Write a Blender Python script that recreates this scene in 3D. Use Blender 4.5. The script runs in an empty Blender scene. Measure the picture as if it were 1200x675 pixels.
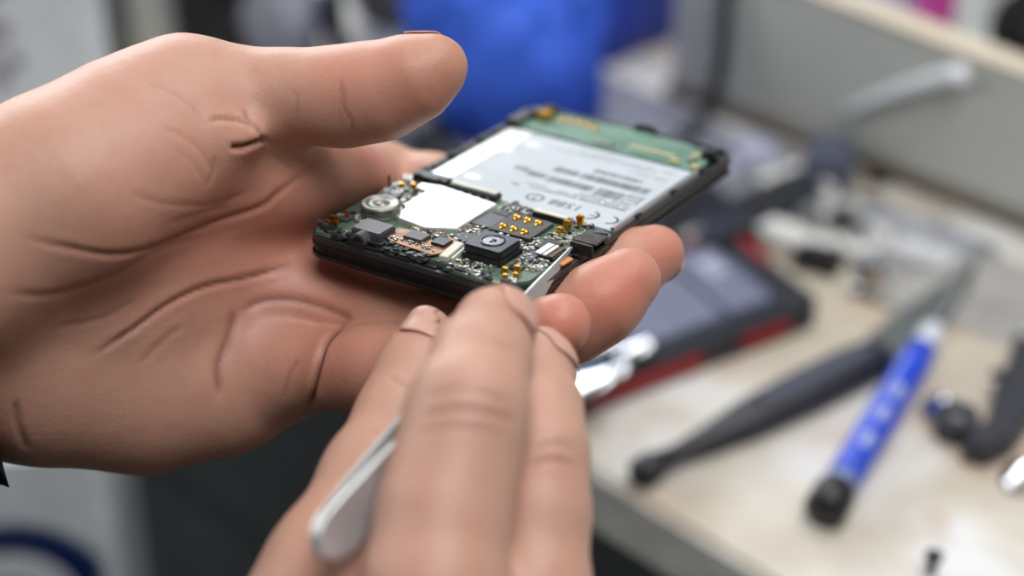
import bpy, bmesh, math, random
import numpy as np
from mathutils import Vector, Matrix

random.seed(7); rng = np.random.default_rng(7)
SC = bpy.context.scene
COL = SC.collection
PI = math.pi

# ------------------------------------------------------------------ camera
FPX = 2333.0                       # focal length in pixels of a 1200 px wide frame (70 mm on 36 mm)
PITCH = math.radians(35)
TABLE = 0.75
CAM = np.array([0.0, 0.0, TABLE + 0.417])
RV = np.array([1.0, 0, 0]); FV = np.array([0, math.cos(PITCH), -math.sin(PITCH)]); UV = np.array([0, math.sin(PITCH), math.cos(PITCH)])
cd = bpy.data.cameras.new('camera'); cam = bpy.data.objects.new('camera', cd); COL.objects.link(cam)
cam.location = CAM; cam.rotation_euler = (math.radians(90) - PITCH, 0, 0)
cd.lens = 70; cd.sensor_width = 36; cd.clip_start = 0.01; cd.clip_end = 50
cd.dof.use_dof = True; cd.dof.focus_distance = 0.461; cd.dof.aperture_fstop = 4.6; cd.dof.aperture_blades = 0
SC.camera = cam

def at(x, y, d):                   # surveyed point: image position and distance -> world
    return Vector(CAM + d * (FV + RV * (x - 600) / FPX - UV * (y - 337.5) / FPX))
def onplane(x, y, z):              # point at height z (above the table top) seen at x, y
    dr = FV + RV * (x - 600) / FPX - UV * (y - 337.5) / FPX
    t = (TABLE + z - CAM[2]) / dr[2]
    return Vector(CAM + t * dr)
def T(x, y, z=0.0): return onplane(x, y, z)

# ------------------------------------------------------------------ materials
def lin(c):
    return tuple(((v/255)/12.92 if v/255 <= .04045 else ((v/255+.055)/1.055)**2.4) for v in c) + (1,)
MATS = {}
def mat(name, rgb, rough=.5, metal=0., var=.0, vscale=60., rgb2=None, bump=0., bscale=200., coat=0., trans=0., emit=0., spec=.5):
    if name in MATS: return MATS[name]
    m = bpy.data.materials.new(name); m.use_nodes = True
    nt = m.node_tree; b = nt.nodes['Principled BSDF']
    c = lin(rgb); b.inputs['Base Color'].default_value = c
    b.inputs['Roughness'].default_value = rough; b.inputs['Metallic'].default_value = metal
    b.inputs['Coat Weight'].default_value = coat; b.inputs['Transmission Weight'].default_value = trans
    b.inputs['Specular IOR Level'].default_value = spec
    if emit: b.inputs['Emission Color'].default_value = c; b.inputs['Emission Strength'].default_value = emit
    tc = nt.nodes.new('ShaderNodeTexCoord')
    n = nt.nodes.new('ShaderNodeTexNoise'); n.inputs['Scale'].default_value = vscale; n.inputs['Detail'].default_value = 6
    nt.links.new(tc.outputs['Object'], n.inputs['Vector'])
    if rgb2 is None: rgb2 = tuple(max(0, v * (1 - max(var, .04))) for v in rgb)
    r = nt.nodes.new('ShaderNodeValToRGB'); r.color_ramp.elements[0].position = .38; r.color_ramp.elements[1].position = .62
    r.color_ramp.elements[0].color = c; r.color_ramp.elements[1].color = lin(rgb2)
    nt.links.new(n.outputs['Fac'], r.inputs['Fac']); nt.links.new(r.outputs['Color'], b.inputs['Base Color'])
    if bump:
        n2 = nt.nodes.new('ShaderNodeTexNoise'); n2.inputs['Scale'].default_value = bscale; n2.inputs['Detail'].default_value = 5
        nt.links.new(tc.outputs['Object'], n2.inputs['Vector'])
        bp = nt.nodes.new('ShaderNodeBump'); bp.inputs['Strength'].default_value = bump; bp.inputs['Distance'].default_value = .001
        nt.links.new(n2.outputs['Fac'], bp.inputs['Height']); nt.links.new(bp.outputs['Normal'], b.inputs['Normal'])
    MATS[name] = m
    return m

def skin_material(name, base, red, dark, sss=.25):
    m = bpy.data.materials.new(name); m.use_nodes = True
    nt = m.node_tree; b = nt.nodes['Principled BSDF']; N = nt.nodes.new; L = nt.links.new
    tc = N('ShaderNodeTexCoord')
    def noise(scale, detail, rough=.5):
        n = N('ShaderNodeTexNoise'); n.inputs['Scale'].default_value = scale; n.inputs['Detail'].default_value = detail
        n.inputs['Roughness'].default_value = rough; L(tc.outputs['Object'], n.inputs['Vector']); return n
    def mix(fac, a, c):
        x = N('ShaderNodeMix'); x.data_type = 'RGBA'; 
        if isinstance(fac, float): x.inputs[0].default_value = fac
        else: L(fac, x.inputs[0])
        if isinstance(a, tuple): x.inputs[6].default_value = a
        else: L(a, x.inputs[6])
        if isinstance(c, tuple): x.inputs[7].default_value = c
        else: L(c, x.inputs[7])
        return x.outputs[2]
    ar = N('ShaderNodeAttribute'); ar.attribute_name = 'redness'
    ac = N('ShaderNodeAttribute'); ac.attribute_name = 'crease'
    n1 = noise(55, 4); n2 = noise(260, 3)
    r1 = N('ShaderNodeMapRange'); r1.inputs[1].default_value = .4; r1.inputs[2].default_value = .65; L(n1.outputs['Fac'], r1.inputs[0])
    r2 = N('ShaderNodeMapRange'); r2.inputs[1].default_value = .45; r2.inputs[2].default_value = .75; r2.inputs[4].default_value = .3; L(n2.outputs['Fac'], r2.inputs[0])
    mul = N('ShaderNodeMath'); mul.operation = 'MULTIPLY'; L(r1.outputs[0], mul.inputs[0]); mul.inputs[1].default_value = .135
    c = mix(mul.outputs[0], lin(base), lin(tuple(v*k for v, k in zip(base, (1.0, .90, .86)))))
    c = mix(r2.outputs[0], c, lin(tuple(v*k for v, k in zip(base, (.98, .88, .84)))))
    c = mix(ar.outputs['Fac'], c, lin(red))
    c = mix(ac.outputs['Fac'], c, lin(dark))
    L(c, b.inputs['Base Color'])
    b.inputs['Roughness'].default_value = .48; b.inputs['Specular IOR Level'].default_value = .42
    b.inputs['Subsurface Weight'].default_value = sss
    b.inputs['Subsurface Radius'].default_value = (1, .35, .18); b.inputs['Subsurface Scale'].default_value = .0025
    # fine skin relief: cells + ridges
    vo = N('ShaderNodeTexVoronoi'); vo.feature = 'DISTANCE_TO_EDGE'; vo.inputs['Scale'].default_value = 900; L(tc.outputs['Object'], vo.inputs['Vector'])
    n3 = noise(700, 4); n4 = noise(140, 3)
    s1 = N('ShaderNodeMath'); s1.operation = 'MULTIPLY'; s1.inputs[1].default_value = .135; L(vo.outputs['Distance'], s1.inputs[0])
    s2 = N('ShaderNodeMath'); s2.operation = 'MULTIPLY_ADD'; L(n3.outputs['Fac'], s2.inputs[0]); s2.inputs[1].default_value = .13; L(s1.outputs[0], s2.inputs[2])
    s3 = N('ShaderNodeMath'); s3.operation = 'MULTIPLY_ADD'; L(n4.outputs['Fac'], s3.inputs[0]); s3.inputs[1].default_value = .45; L(s2.outputs[0], s3.inputs[2])
    bp = N('ShaderNodeBump'); bp.inputs['Strength'].default_value = .5; bp.inputs['Distance'].default_value = .0009
    L(s3.outputs[0], bp.inputs['Height']); L(bp.outputs['Normal'], b.inputs['Normal'])
    return m

# ------------------------------------------------------------------ object helpers
def tag(o, label=None, cat=None, group=None, kind=None):
    if label: o['label'] = label
    if cat: o['category'] = cat
    if group: o['group'] = group
    if kind: o['kind'] = kind
    return o
def link(name, me, m=None, parent=None, smooth=False, loc=None):
    o = bpy.data.objects.new(name, me); COL.objects.link(o)
    if m is not None: me.materials.append(m)
    if parent is not None: o.parent = parent
    if loc is not None: o.location = loc
    if smooth:
        for p in me.polygons: p.use_smooth = True
    return o
def fin(name, bm, m, parent=None, smooth=False, loc=None):
    bmesh.ops.recalc_face_normals(bm, faces=bm.faces[:])
    me = bpy.data.meshes.new(name); bm.to_mesh(me); bm.free()
    return link(name, me, m, parent, smooth, loc)
def empty(name, loc, rz=0, label=None, cat=None, group=None):
    o = bpy.data.objects.new(name, None); COL.objects.link(o); o.location = loc; o.rotation_euler = (0, 0, rz)
    o.empty_display_size = .02
    return tag(o, label, cat, group)
def box(bm, x0, x1, y0, y1, z0, z1, bev=0, M=None):
    t = bmesh.new()
    bmesh.ops.create_cube(t, size=1)
    bmesh.ops.scale(t, verts=t.verts, vec=(x1-x0, y1-y0, z1-z0)); bmesh.ops.translate(t, verts=t.verts, vec=((x0+x1)/2, (y0+y1)/2, (z0+z1)/2))
    if bev: bmesh.ops.bevel(t, geom=t.edges[:], offset=bev, segments=2, affect='EDGES')
    if M is not None: bmesh.ops.transform(t, matrix=M, verts=t.verts)
    me = bpy.data.meshes.new('t'); t.to_mesh(me); t.free(); bm.from_mesh(me); bpy.data.meshes.remove(me)
def prism(bm, pts, z0, z1, bev=0, M=None):
    t = bmesh.new()
    lo = [t.verts.new((x, y, z0)) for x, y in pts]; hi = [t.verts.new((x, y, z1)) for x, y in pts]
    n = len(pts)
    t.faces.new(lo[::-1]); t.faces.new(hi)
    for i in range(n): t.faces.new((lo[i], lo[(i+1) % n], hi[(i+1) % n], hi[i]))
    bmesh.ops.recalc_face_normals(t, faces=t.faces[:])
    if bev:
        es = [e for e in t.edges if all(v.co.z > z1-1e-9 for v in e.verts)]
        bmesh.ops.bevel(t, geom=es, offset=bev, segments=2, affect='EDGES')
    if M is not None: bmesh.ops.transform(t, matrix=M, verts=t.verts)
    me = bpy.data.meshes.new('t'); t.to_mesh(me); t.free(); bm.from_mesh(me); bpy.data.meshes.remove(me)
def rrect(x0, x1, y0, y1, r, n=6):
    out = []
    for cx, cy, a in ((x1-r, y1-r, 0), (x0+r, y1-r, 90), (x0+r, y0+r, 180), (x1-r, y0+r, 270)):
        for i in range(n+1):
            t = math.radians(a + 90*i/n); out.append((cx+r*math.cos(t), cy+r*math.sin(t)))
    return out
def ring_prism(bm, outer, inner, z0, z1, M=None):
    n = len(outer); t = bmesh.new()
    V = [[t.verts.new((x, y, z)) for x, y in P] for P, z in ((outer, z0), (outer, z1), (inner, z1), (inner, z0))]
    for a in range(4):
        A, B = V[a], V[(a+1) % 4]
        for i in range(n): t.faces.new((A[i], A[(i+1) % n], B[(i+1) % n], B[i]))
    if M is not None: bmesh.ops.transform(t, matrix=M, verts=t.verts)
    me = bpy.data.meshes.new('t'); t.to_mesh(me); t.free(); bm.from_mesh(me); bpy.data.meshes.remove(me)
def lathe(bm, prof, n=32, M=None):           # prof: (radius, z)
    t = bmesh.new(); rings = []
    for r, z in prof:
        rings.append([t.verts.new((r*math.cos(2*PI*i/n), r*math.sin(2*PI*i/n), z)) for i in range(n)] if r > 1e-7 else [t.verts.new((0, 0, z))])
    for A, B in zip(rings, rings[1:]):
        for i in range(n):
            j = (i+1) % n
            q = [A[i % len(A)], A[j % len(A)], B[j % len(B)], B[i % len(B)]]
            q = list(dict.fromkeys(q))
            if len(q) > 2: t.faces.new(q)
    if M is not None: bmesh.ops.transform(t, matrix=M, verts=t.verts)
    me = bpy.data.meshes.new('t'); t.to_mesh(me); t.free(); bm.from_mesh(me); bpy.data.meshes.remove(me)
def frame_from(z, up=(0, 0, 1)):
    z = Vector(z).normalized(); x = Vector(up).cross(z)
    if x.length < 1e-5: x = Vector((1, 0, 0))
    x.normalize(); y = z.cross(x)
    return Matrix((x, y, z)).transposed()
def catmull(P, n=8):
    P = [Vector(p) for p in P]; Q = [P[0]*2-P[1]] + P + [P[-1]*2-P[-2]]; out = []
    for i in range(1, len(Q)-2):
        a, b, c, d = Q[i-1:i+3]
        for k in range(n):
            t = k/n; out.append(.5*((2*b)+(c-a)*t+(2*a-5*b+4*c-d)*t*t+(3*b-a-3*c+d)*t**3))
    out.append(P[-1]); return out
def tube(bm, pts, r, n=12, smooth=8, flat=1.0):
    P = catmull(pts, smooth) if smooth else [Vector(p) for p in pts]
    rr = r if callable(r) else (lambda t: r)
    prev = None; rings = []
    for i, p in enumerate(P):
        d = (P[min(i+1, len(P)-1)] - P[max(i-1, 0)]).normalized()
        if prev is None:
            x = d.orthogonal().normalized()
            if abs(d.z) < .9: x = Vector((0, 0, 1)).cross(d).normalized()
        else: x = (prev - d*prev.dot(d)).normalized()
        prev = x; y = d.cross(x); R = rr(i/(len(P)-1))
        rings.append([bm.verts.new(p + x*R*math.cos(2*PI*k/n) + y*R*flat*math.sin(2*PI*k/n)) for k in range(n)])
    for A, B in zip(rings, rings[1:]):
        for k in range(n): bm.faces.new((A[k], A[(k+1) % n], B[(k+1) % n], B[k]))
    bm.faces.new(rings[0][::-1]); bm.faces.new(rings[-1])
def text_mesh(name, s, size, m, parent, loc, rot, extrude=.00002, align='LEFT', sx=1.0):
    cu = bpy.data.curves.new('t', 'FONT'); cu.body = s; cu.size = size; cu.extrude = extrude; cu.align_x = align; cu.resolution_u = 3
    o = bpy.data.objects.new('t', cu); COL.objects.link(o)
    dg = bpy.context.evaluated_depsgraph_get(); dg.update()
    me = bpy.data.meshes.new_from_object(o.evaluated_get(dg)); bpy.data.objects.remove(o); bpy.data.curves.remove(cu)
    me.materials.clear()
    o = link(name, me, m, parent); o.location = loc; o.rotation_euler = rot; o.scale = (sx, 1, 1)
    return o

# ------------------------------------------------------------------ signed-distance sculpting (view aligned, millimetres)
def V3(x, y, d): return np.array([(x-600)/FPX*d, -(y-337.5)/FPX*d, -d]) * 1000
class Field:
    def __init__(s, lo, hi, h):
        s.lo = np.array(lo, float); s.h = h
        s.n = np.ceil((np.array(hi)-s.lo)/h).astype(int) + 1
        s.ax = [(s.lo[i] + h*np.arange(s.n[i])).astype(np.float32) for i in range(3)]
    def new(s): return np.full(tuple(s.n), 60.0, np.float32)
    def sl(s, lo, hi):
        a = np.clip(np.floor((np.array(lo)-s.lo)/s.h).astype(int), 0, s.n-1); b = np.clip(np.ceil((np.array(hi)-s.lo)/s.h).astype(int)+1, 1, s.n)
        return tuple(slice(a[i], b[i]) for i in range(3))
    def cone(s, D, a, b, ra, rb, k=4.0, nrm=None, sq=1.0, mode='u'):
        m = max(ra, rb) + 14
        S = s.sl(np.minimum(a, b)-m, np.maximum(a, b)+m)
        X, Y, Z = s.ax[0][S[0]][:, None, None], s.ax[1][S[1]][None, :, None], s.ax[2][S[2]][None, None, :]
        px, py, pz = X-a[0], Y-a[1], Z-a[2]
        ab = b-a; L2 = float(ab@ab) + 1e-9
        t = np.clip((px*ab[0]+py*ab[1]+pz*ab[2])/L2, 0, 1)
        qx, qy, qz = px-t*ab[0], py-t*ab[1], pz-t*ab[2]
        if nrm is not None:
            dn = (qx*nrm[0]+qy*nrm[1]+qz*nrm[2])*(sq-1)
            qx, qy, qz = qx+dn*nrm[0], qy+dn*nrm[1], qz+dn*nrm[2]
        d = np.sqrt(qx*qx+qy*qy+qz*qz) - (ra+t*(rb-ra))
        s.comb(D, S, d.astype(np.float32), k, mode)
    def comb(s, D, S, d, k, mode='u'):
        A = D[S]
        if mode == 'u':
            if k <= 0: D[S] = np.minimum(A, d)
            else:
                h = np.clip(.5+.5*(A-d)/k, 0, 1); D[S] = A*(1-h)+d*h-k*h*(1-h)
        else:
            d = -d; h = np.clip(.5+.5*(d-A)/k, 0, 1); D[S] = A*(1-h)+d*h+k*h*(1-h)
    def chain(s, D, pts, k=4.0, nrm=None, sq=1.0):   # pts: (px,py,depth,r_px)
        q = [(V3(*p[:3]), p[3]*p[2]/FPX*1000) for p in pts]
        for (a, ra), (b, rb) in zip(q, q[1:]): s.cone(D, a, b, ra, rb, k, nrm, sq)
    def mesh(s, D):
        I = D < 0
        c = np.zeros(tuple(s.n-1), np.int8)
        for i in (0, 1):
            for j in (0, 1):
                for l in (0, 1): c += I[i:s.n[0]-1+i, j:s.n[1]-1+j, l:s.n[2]-1+l]
        act = (c > 0) & (c < 8); idx = np.argwhere(act)
        vid = np.full(act.shape, -1, np.int32); vid[act] = np.arange(len(idx))
        P = np.zeros((len(idx), 3)); W = np.zeros(len(idx))
        cor = {(i, j, l): D[idx[:, 0]+i, idx[:, 1]+j, idx[:, 2]+l] for i in (0, 1) for j in (0, 1) for l in (0, 1)}
        for a in cor:
            for ax in range(3):
                if a[ax] == 0:
                    b = list(a); b[ax] = 1; b = tuple(b)
                    da, db = cor[a], cor[b]; x = (da < 0) != (db < 0)
                    t = np.where(x, da/np.where(x, da-db, 1), 0)
                    p = np.tile(np.array(a, float), (len(idx), 1)); p[:, ax] = t
                    P += p*x[:, None]; W += x
        P = (idx + P/W[:, None])*s.h + s.lo
        quads = []
        for ax in range(3):
            o1, o2 = [o for o in range(3) if o != ax]
            sa = [slice(None)]*3; sb = [slice(None)]*3; sa[ax] = slice(0, -1); sb[ax] = slice(1, None)
            x = I[tuple(sa)] != I[tuple(sb)]
            e = np.argwhere(x)
            e = e[(e[:, o1] > 0) & (e[:, o2] > 0) & (e[:, o1] < s.n[o1]-1) & (e[:, o2] < s.n[o2]-1)]
            ins = I[e[:, 0], e[:, 1], e[:, 2]]
            def vv(a, b):
                q = e.copy(); q[:, o1] -= a; q[:, o2] -= b; return vid[q[:, 0], q[:, 1], q[:, 2]]
            q = np.stack([vv(1, 1), vv(0, 1), vv(0, 0), vv(1, 0)], 1)
            flip = ins if ax != 1 else ~ins
            q[~flip] = q[~flip][:, ::-1]; quads.append(q)
        return P, np.concatenate(quads)
def vnormals(P, Q):
    n = np.cross(P[Q[:, 2]]-P[Q[:, 0]], P[Q[:, 3]]-P[Q[:, 1]]); N = np.zeros_like(P)
    for i in range(4): np.add.at(N, Q[:, i], n)
    return N/(np.linalg.norm(N, axis=1)[:, None]+1e-12)
def relax(P, Q, it=2, f=.5):
    for _ in range(it):
        S = np.zeros_like(P); C = np.zeros(len(P))
        for i in range(4):
            for j in ((i+1) % 4, (i+3) % 4):
                np.add.at(S, Q[:, i], P[Q[:, j]]); np.add.at(C, Q[:, i], 1)
        P = P*(1-f) + f*S/np.maximum(C, 1)[:, None]
    return P
def polydist(x, y, pl):
    best = np.full(len(x), 1e9); pl = np.array(pl, float); tt = np.zeros(len(x)); n = len(pl)-1
    for i in range(n):
        a, b = pl[i], pl[i+1]; ab = b-a; t = np.clip(((x-a[0])*ab[0]+(y-a[1])*ab[1])/(ab@ab), 0, 1)
        d = np.hypot(x-a[0]-t*ab[0], y-a[1]-t*ab[1]); m = d < best; best[m] = d[m]; tt[m] = (i+t[m])/n
    return best, tt
def spline2(pl, n=6):
    return [(p.x, p.y) for p in catmull([Vector((a, b, 0)) for a, b in pl], n)]
def v2w(P): return CAM + (P[:, :1]*RV + P[:, 1:2]*UV - P[:, 2:3]*FV)/1000
def sculpt(name, F, D, m, creases=(), blobs=(), bumps=(), origin=None, parent=None):
    P, Q = F.mesh(D); P = relax(P, Q, 2); N = vnormals(P, Q)
    def pr(P):
        return 600+FPX*P[:, 0]/-P[:, 2], 337.5-FPX*P[:, 1]/-P[:, 2]
    x, y = pr(P); V = -P/np.linalg.norm(P, axis=1)[:, None]
    front = np.clip(((N*V).sum(1)-.02)/.25, 0, 1); dep = -P[:, 2]
    disp = np.zeros(len(P)); cr = np.zeros(len(P)); red = np.zeros(len(P))
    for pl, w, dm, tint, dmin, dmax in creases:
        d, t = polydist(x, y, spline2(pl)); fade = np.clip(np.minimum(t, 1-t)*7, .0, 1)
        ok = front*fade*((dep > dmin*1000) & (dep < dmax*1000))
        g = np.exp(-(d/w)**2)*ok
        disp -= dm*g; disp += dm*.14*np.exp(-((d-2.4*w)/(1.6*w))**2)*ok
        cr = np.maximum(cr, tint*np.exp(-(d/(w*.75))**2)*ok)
    for bx, by, bd, r, a in blobs:          # local redness (a>0)
        c = V3(bx, by, bd); red += a*np.exp(-((P-c)**2).sum(1)/(r*r))
    for bx, by, bd, r, a in bumps:
        c = V3(bx, by, bd); disp += a*np.exp(-((P-c)**2).sum(1)/(r*r))
    P = P + N*disp[:, None]
    W = v2w(P)
    if origin is None: origin = W.mean(0)
    W = W - np.array(origin)
    me = bpy.data.meshes.new(name)
    me.vertices.add(len(W)); me.vertices.foreach_set('co', W.astype(np.float32).ravel())
    me.loops.add(Q.size); me.loops.foreach_set('vertex_index', Q.astype(np.int32).ravel())
    me.polygons.add(len(Q)); me.polygons.foreach_set('loop_start', np.arange(0, Q.size, 4, dtype=np.int32)); me.polygons.foreach_set('loop_total', np.full(len(Q), 4, np.int32))
    me.polygons.foreach_set('use_smooth', np.ones(len(Q), bool)); me.update(); me.validate()
    for nm, a in (('redness', np.clip(red, 0, 1)), ('crease', np.clip(cr, 0, 1))):
        at_ = me.attributes.new(nm, 'FLOAT', 'POINT'); at_.data.foreach_set('value', a.astype(np.float32))
    o = link(name, me, m, parent); o.location = Vector(origin) if parent is None else (0, 0, 0)
    print(name, len(W), 'verts')
    return o

def nail(name, parent, base, tip, out, width, m, rise=.0003):
    """nail plate laid on the finger: a grid between two world points projected onto the skin along 'out'"""
    from mathutils.bvhtree import BVHTree
    me = parent.data
    if 'bvh' not in CACHE or CACHE['bvh'][0] != me.name:
        n = len(me.vertices); co = np.zeros(n*3, np.float32); me.vertices.foreach_get('co', co); q = np.zeros(len(me.polygons)*4, np.int32); me.polygons.foreach_get('vertices', q)
        CACHE['bvh'] = (me.name, BVHTree.FromPolygons([tuple(c) for c in co.reshape(-1, 3).tolist()], q.reshape(-1, 4).tolist()))
    bvh = CACHE['bvh'][1]
    base, tip, out = Vector(base)-parent.location, Vector(tip)-parent.location, Vector(out).normalized()
    ax = (tip-base); L = ax.length; ax.normalize(); out = (out-ax*out.dot(ax)).normalized(); side = ax.cross(out)
    bm = bmesh.new(); nu, nv = 14, 14; G = {}
    for i in range(nu+1):
        for j in range(nv+1):
            u, v = i/nu*2-1, j/nv*2-1
            e = 3.2; k = 1/max(1e-6, (abs(u)**e+abs(v)**e)**(1/e))*max(abs(u), abs(v)) if (u or v) else 1
            p = base+ax*L*(.5+.5*u*k)+side*(width/2*v*k)
            h = bvh.ray_cast(p+out*.012, -out, .03)
            G[i, j] = None if h[0] is None else (h[0]+out*(rise+.0002*(1-v*v)))
    V = {k: bm.verts.new(p) for k, p in G.items() if p is not None}
    for i in range(nu):
        for j in range(nv):
            ks = [(i, j), (i+1, j), (i+1, j+1), (i, j+1)]
            if all(k in V for k in ks) and max((G[a]-G[b]).length for a in ks for b in ks) < .004: bm.faces.new([V[k] for k in ks])
    bmesh.ops.delete(bm, geom=[v for v in bm.verts if not v.link_faces], context='VERTS')
    bmesh.ops.smooth_vert(bm, verts=bm.verts, factor=.5, use_axis_x=True, use_axis_y=True, use_axis_z=True)
    bmesh.ops.solidify(bm, geom=bm.faces[:], thickness=.0004)
    print('nail faces', len(bm.faces))
    return fin(name, bm, m, parent, True)
CACHE = {}

# =================================================================== THE SETTING
def structure(o): o['kind'] = 'structure'; return o
bm = bmesh.new(); box(bm, -2.5, 2.5, -1.5, 4, -.02, 0)
structure(fin('floor', bm, mat('floor_vinyl', (44, 43, 42), .7, var=.2, vscale=6)))
bm = bmesh.new(); box(bm, -2.5, 2.5, 4.0, 4.1, 0, 2.7)
structure(fin('wall_back', bm, mat('wall_paint', (188, 190, 188), .9, var=.05, vscale=3)))
bm = bmesh.new(); box(bm, 2.5, 2.6, -1.5, 4.1, 0, 2.7)
structure(fin('wall_right', bm, MATS['wall_paint']))

bm = bmesh.new(); box(bm, -2.6, -2.5, -1.5, 4.1, 0, 2.7)
structure(fin('wall_left', bm, MATS['wall_paint']))
bm = bmesh.new(); box(bm, -2.6, 2.6, -1.6, -1.5, 0, 2.7)
structure(fin('wall_front', bm, mat('wall_dim', (110, 108, 104), .9, var=.05, vscale=3)))
bm = bmesh.new(); box(bm, -2.6, 2.6, -1.6, 4.1, 2.7, 2.8)
structure(fin('ceiling', bm, MATS['wall_paint']))

# table ------------------------------------------------------------
E0 = T(678, 540); E1 = T(900, 675); ed = (E1-E0); ed.z = 0; ed.normalize()       # near edge of the table top
nrm = Vector((-ed.y, ed.x, 0));  nrm = nrm if nrm.y > 0 else -nrm                 # points into the table
def tablept(a, b): 
    p = E0 + ed*a + nrm*b; return (p.x, p.y)
def table_material():
    m = bpy.data.materials.new('worn_table_top'); m.use_nodes = True; nt = m.node_tree; b = nt.nodes['Principled BSDF']; N = nt.nodes.new; L = nt.links.new
    tc = N('ShaderNodeTexCoord')
    n1 = N('ShaderNodeTexNoise'); n1.inputs['Scale'].default_value = 13; n1.inputs['Detail'].default_value = 5; n1.inputs['Distortion'].default_value = .6
    n2 = N('ShaderNodeTexNoise'); n2.inputs['Scale'].default_value = 34; n2.inputs['Detail'].default_value = 6
    for n in (n1, n2): L(tc.outputs['Object'], n.inputs['Vector'])
    r1 = N('ShaderNodeValToRGB'); e = r1.color_ramp.elements
    e[0].position = .38; e[0].color = lin((186, 176, 160)); e[1].position = .6; e[1].color = lin((218, 217, 216))
    x = r1.color_ramp.elements.new(.49); x.color = lin((202, 195, 184))
    L(n1.outputs['Fac'], r1.inputs['Fac'])
    r2 = N('ShaderNodeMapRange'); r2.inputs[1].default_value = .56; r2.inputs[2].default_value = .7; r2.inputs[4].default_value = .7; L(n2.outputs['Fac'], r2.inputs[0])
    mx = N('ShaderNodeMix'); mx.data_type = 'RGBA'; L(r2.outputs[0], mx.inputs[0]); L(r1.outputs['Color'], mx.inputs[6]); mx.inputs[7].default_value = lin((182, 158, 138))
    L(mx.outputs[2], b.inputs['Base Color']); b.inputs['Roughness'].default_value = .45
    return m
tt = empty('work_table', (E0.x, E0.y, 0), 0, 'grey edged work table with worn beige top covered in phone parts', 'table')
bm = bmesh.new()
c = [tablept(-.75, 0), tablept(.85, 0), tablept(.85, .95), tablept(-.75, .95)]
off = lambda P: [(x-E0.x, y-E0.y) for x, y in P]
prism(bm, off(c), TABLE-.0235, TABLE, .0015)
fin('table_top', bm, table_material(), tt)
bm = bmesh.new(); c2 = [tablept(-.75, -.0012), tablept(.85, -.0012), tablept(.85, .0004), tablept(-.75, .0004)]
prism(bm, off(c2), TABLE-.0235, TABLE-.0022)
tag(fin('edge_band', bm, mat('grey_edging', (196, 194, 188), .5, var=.1), tt), 'grey edge band')
for a, b in ((-.7, .05), (.8, .05), (.8, .9), (-.7, .9)):
    bm = bmesh.new(); q = [tablept(a+s*.025, b+t*.025) for s, t in ((-1, -1), (1, -1), (1, 1), (-1, 1))]
    prism(bm, off(q), 0.0, TABLE-.0235); fin('leg', bm, mat('dark_leg', (60, 60, 62), .5), tt)

# drawer cabinet under the table
cb = empty('drawer_cabinet', (E0.x, E0.y, 0), 0, 'dark grey drawer cabinet under the left side of the work table', 'cabinet')
bm = bmesh.new(); q = [tablept(-.60, .09), tablept(.10, .09), tablept(.10, .6), tablept(-.60, .6)]
prism(bm, off(q), 0, TABLE-.026); fin('carcass', bm, mat('dark_cabinet', (66, 70, 71), .55, var=.15, vscale=10), cb)
for z0 in (.04, .27, .50):
    bm = bmesh.new(); q = [tablept(-.59, .072), tablept(.09, .072), tablept(.09, .09), tablept(-.59, .09)]
    prism(bm, off(q), z0, z0+.215, .002); dr = fin('drawer', bm, MATS['dark_cabinet'], cb)
    bm = bmesh.new(); q = [tablept(-.30, .06), tablept(-.16, .06), tablept(-.16, .072), tablept(-.30, .072)]
    prism(bm, off(q), z0+.16, z0+.172); fin('handle', bm, mat('dull_steel', (110, 112, 114), .35, 1), dr)

# partition board standing on the table --------------------------------------
B0 = T(786, 108); B1 = T(1200, 266); bd = (B1-B0); bd.z = 0; bd.normalize(); bn = Vector((-bd.y, bd.x, 0)); bn = bn if bn.y > 0 else -bn
def hgt(base, px_y):   # height over the table so the top of 'base' appears at px_y
    lo, hi = 0, .5
    for _ in range(40):
        m_ = (lo+hi)/2; v = np.array((base.x, base.y, TABLE+m_))-CAM; d = v@FV; yy = 337.5-FPX*(v@UV)/d
        if yy > px_y: lo = m_
        else: hi = m_
    return lo
def along(px):          # point on the board's foot line seen at column px
    lo, hi = -1, 2
    for _ in range(50):
        m_ = (lo+hi)/2; p = B0+bd*m_; v = np.array(p)-CAM; xx = 600+FPX*v[0]/(v@FV)
        if xx < px: lo = m_
        else: hi = m_
    return B0+bd*lo, lo
p9, a9 = along(965); p12, a12 = along(1200)
h9, h12 = hgt(p9, 3), hgt(p12, 97)
print('board heights', h9, h12, 'dirs', bd, 'E', ed)
# =================================================================== end setting (board below)
sl = (h12-h9)/(a12-a9)
def htop(a): return h9 + sl*(a-a9)
bt = .011
bm = bmesh.new()
def boardv(a, t, z): p = B0+bd*a+bn*t; return Vector((p.x-B0.x, p.y-B0.y, z))
a0, a1 = 0.0, .52
vs = [bm.verts.new(boardv(a, t, z)) for a, t, z in ((a0, 0, .0002), (a1, 0, .0002), (a1, 0, htop(a1)-.002), (a0, 0, htop(a0)-.002), (a0, bt, .0002), (a1, bt, .0002), (a1, bt, htop(a1)-.002), (a0, bt, htop(a0)-.002))]
for f in ((0, 1, 2, 3), (5, 4, 7, 6), (3, 2, 6, 7), (1, 0, 4, 5), (0, 3, 7, 4), (1, 5, 6, 2)): bm.faces.new([vs[i] for i in f])
board = fin('partition_board', bm, mat('grey_board', (206, 208, 201), .6, var=.06, vscale=8), None, False, (B0.x, B0.y, TABLE))
tag(board, 'grey upright board with beige top edge closing off the table behind the phone parts', 'board')
bm = bmesh.new()
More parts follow.
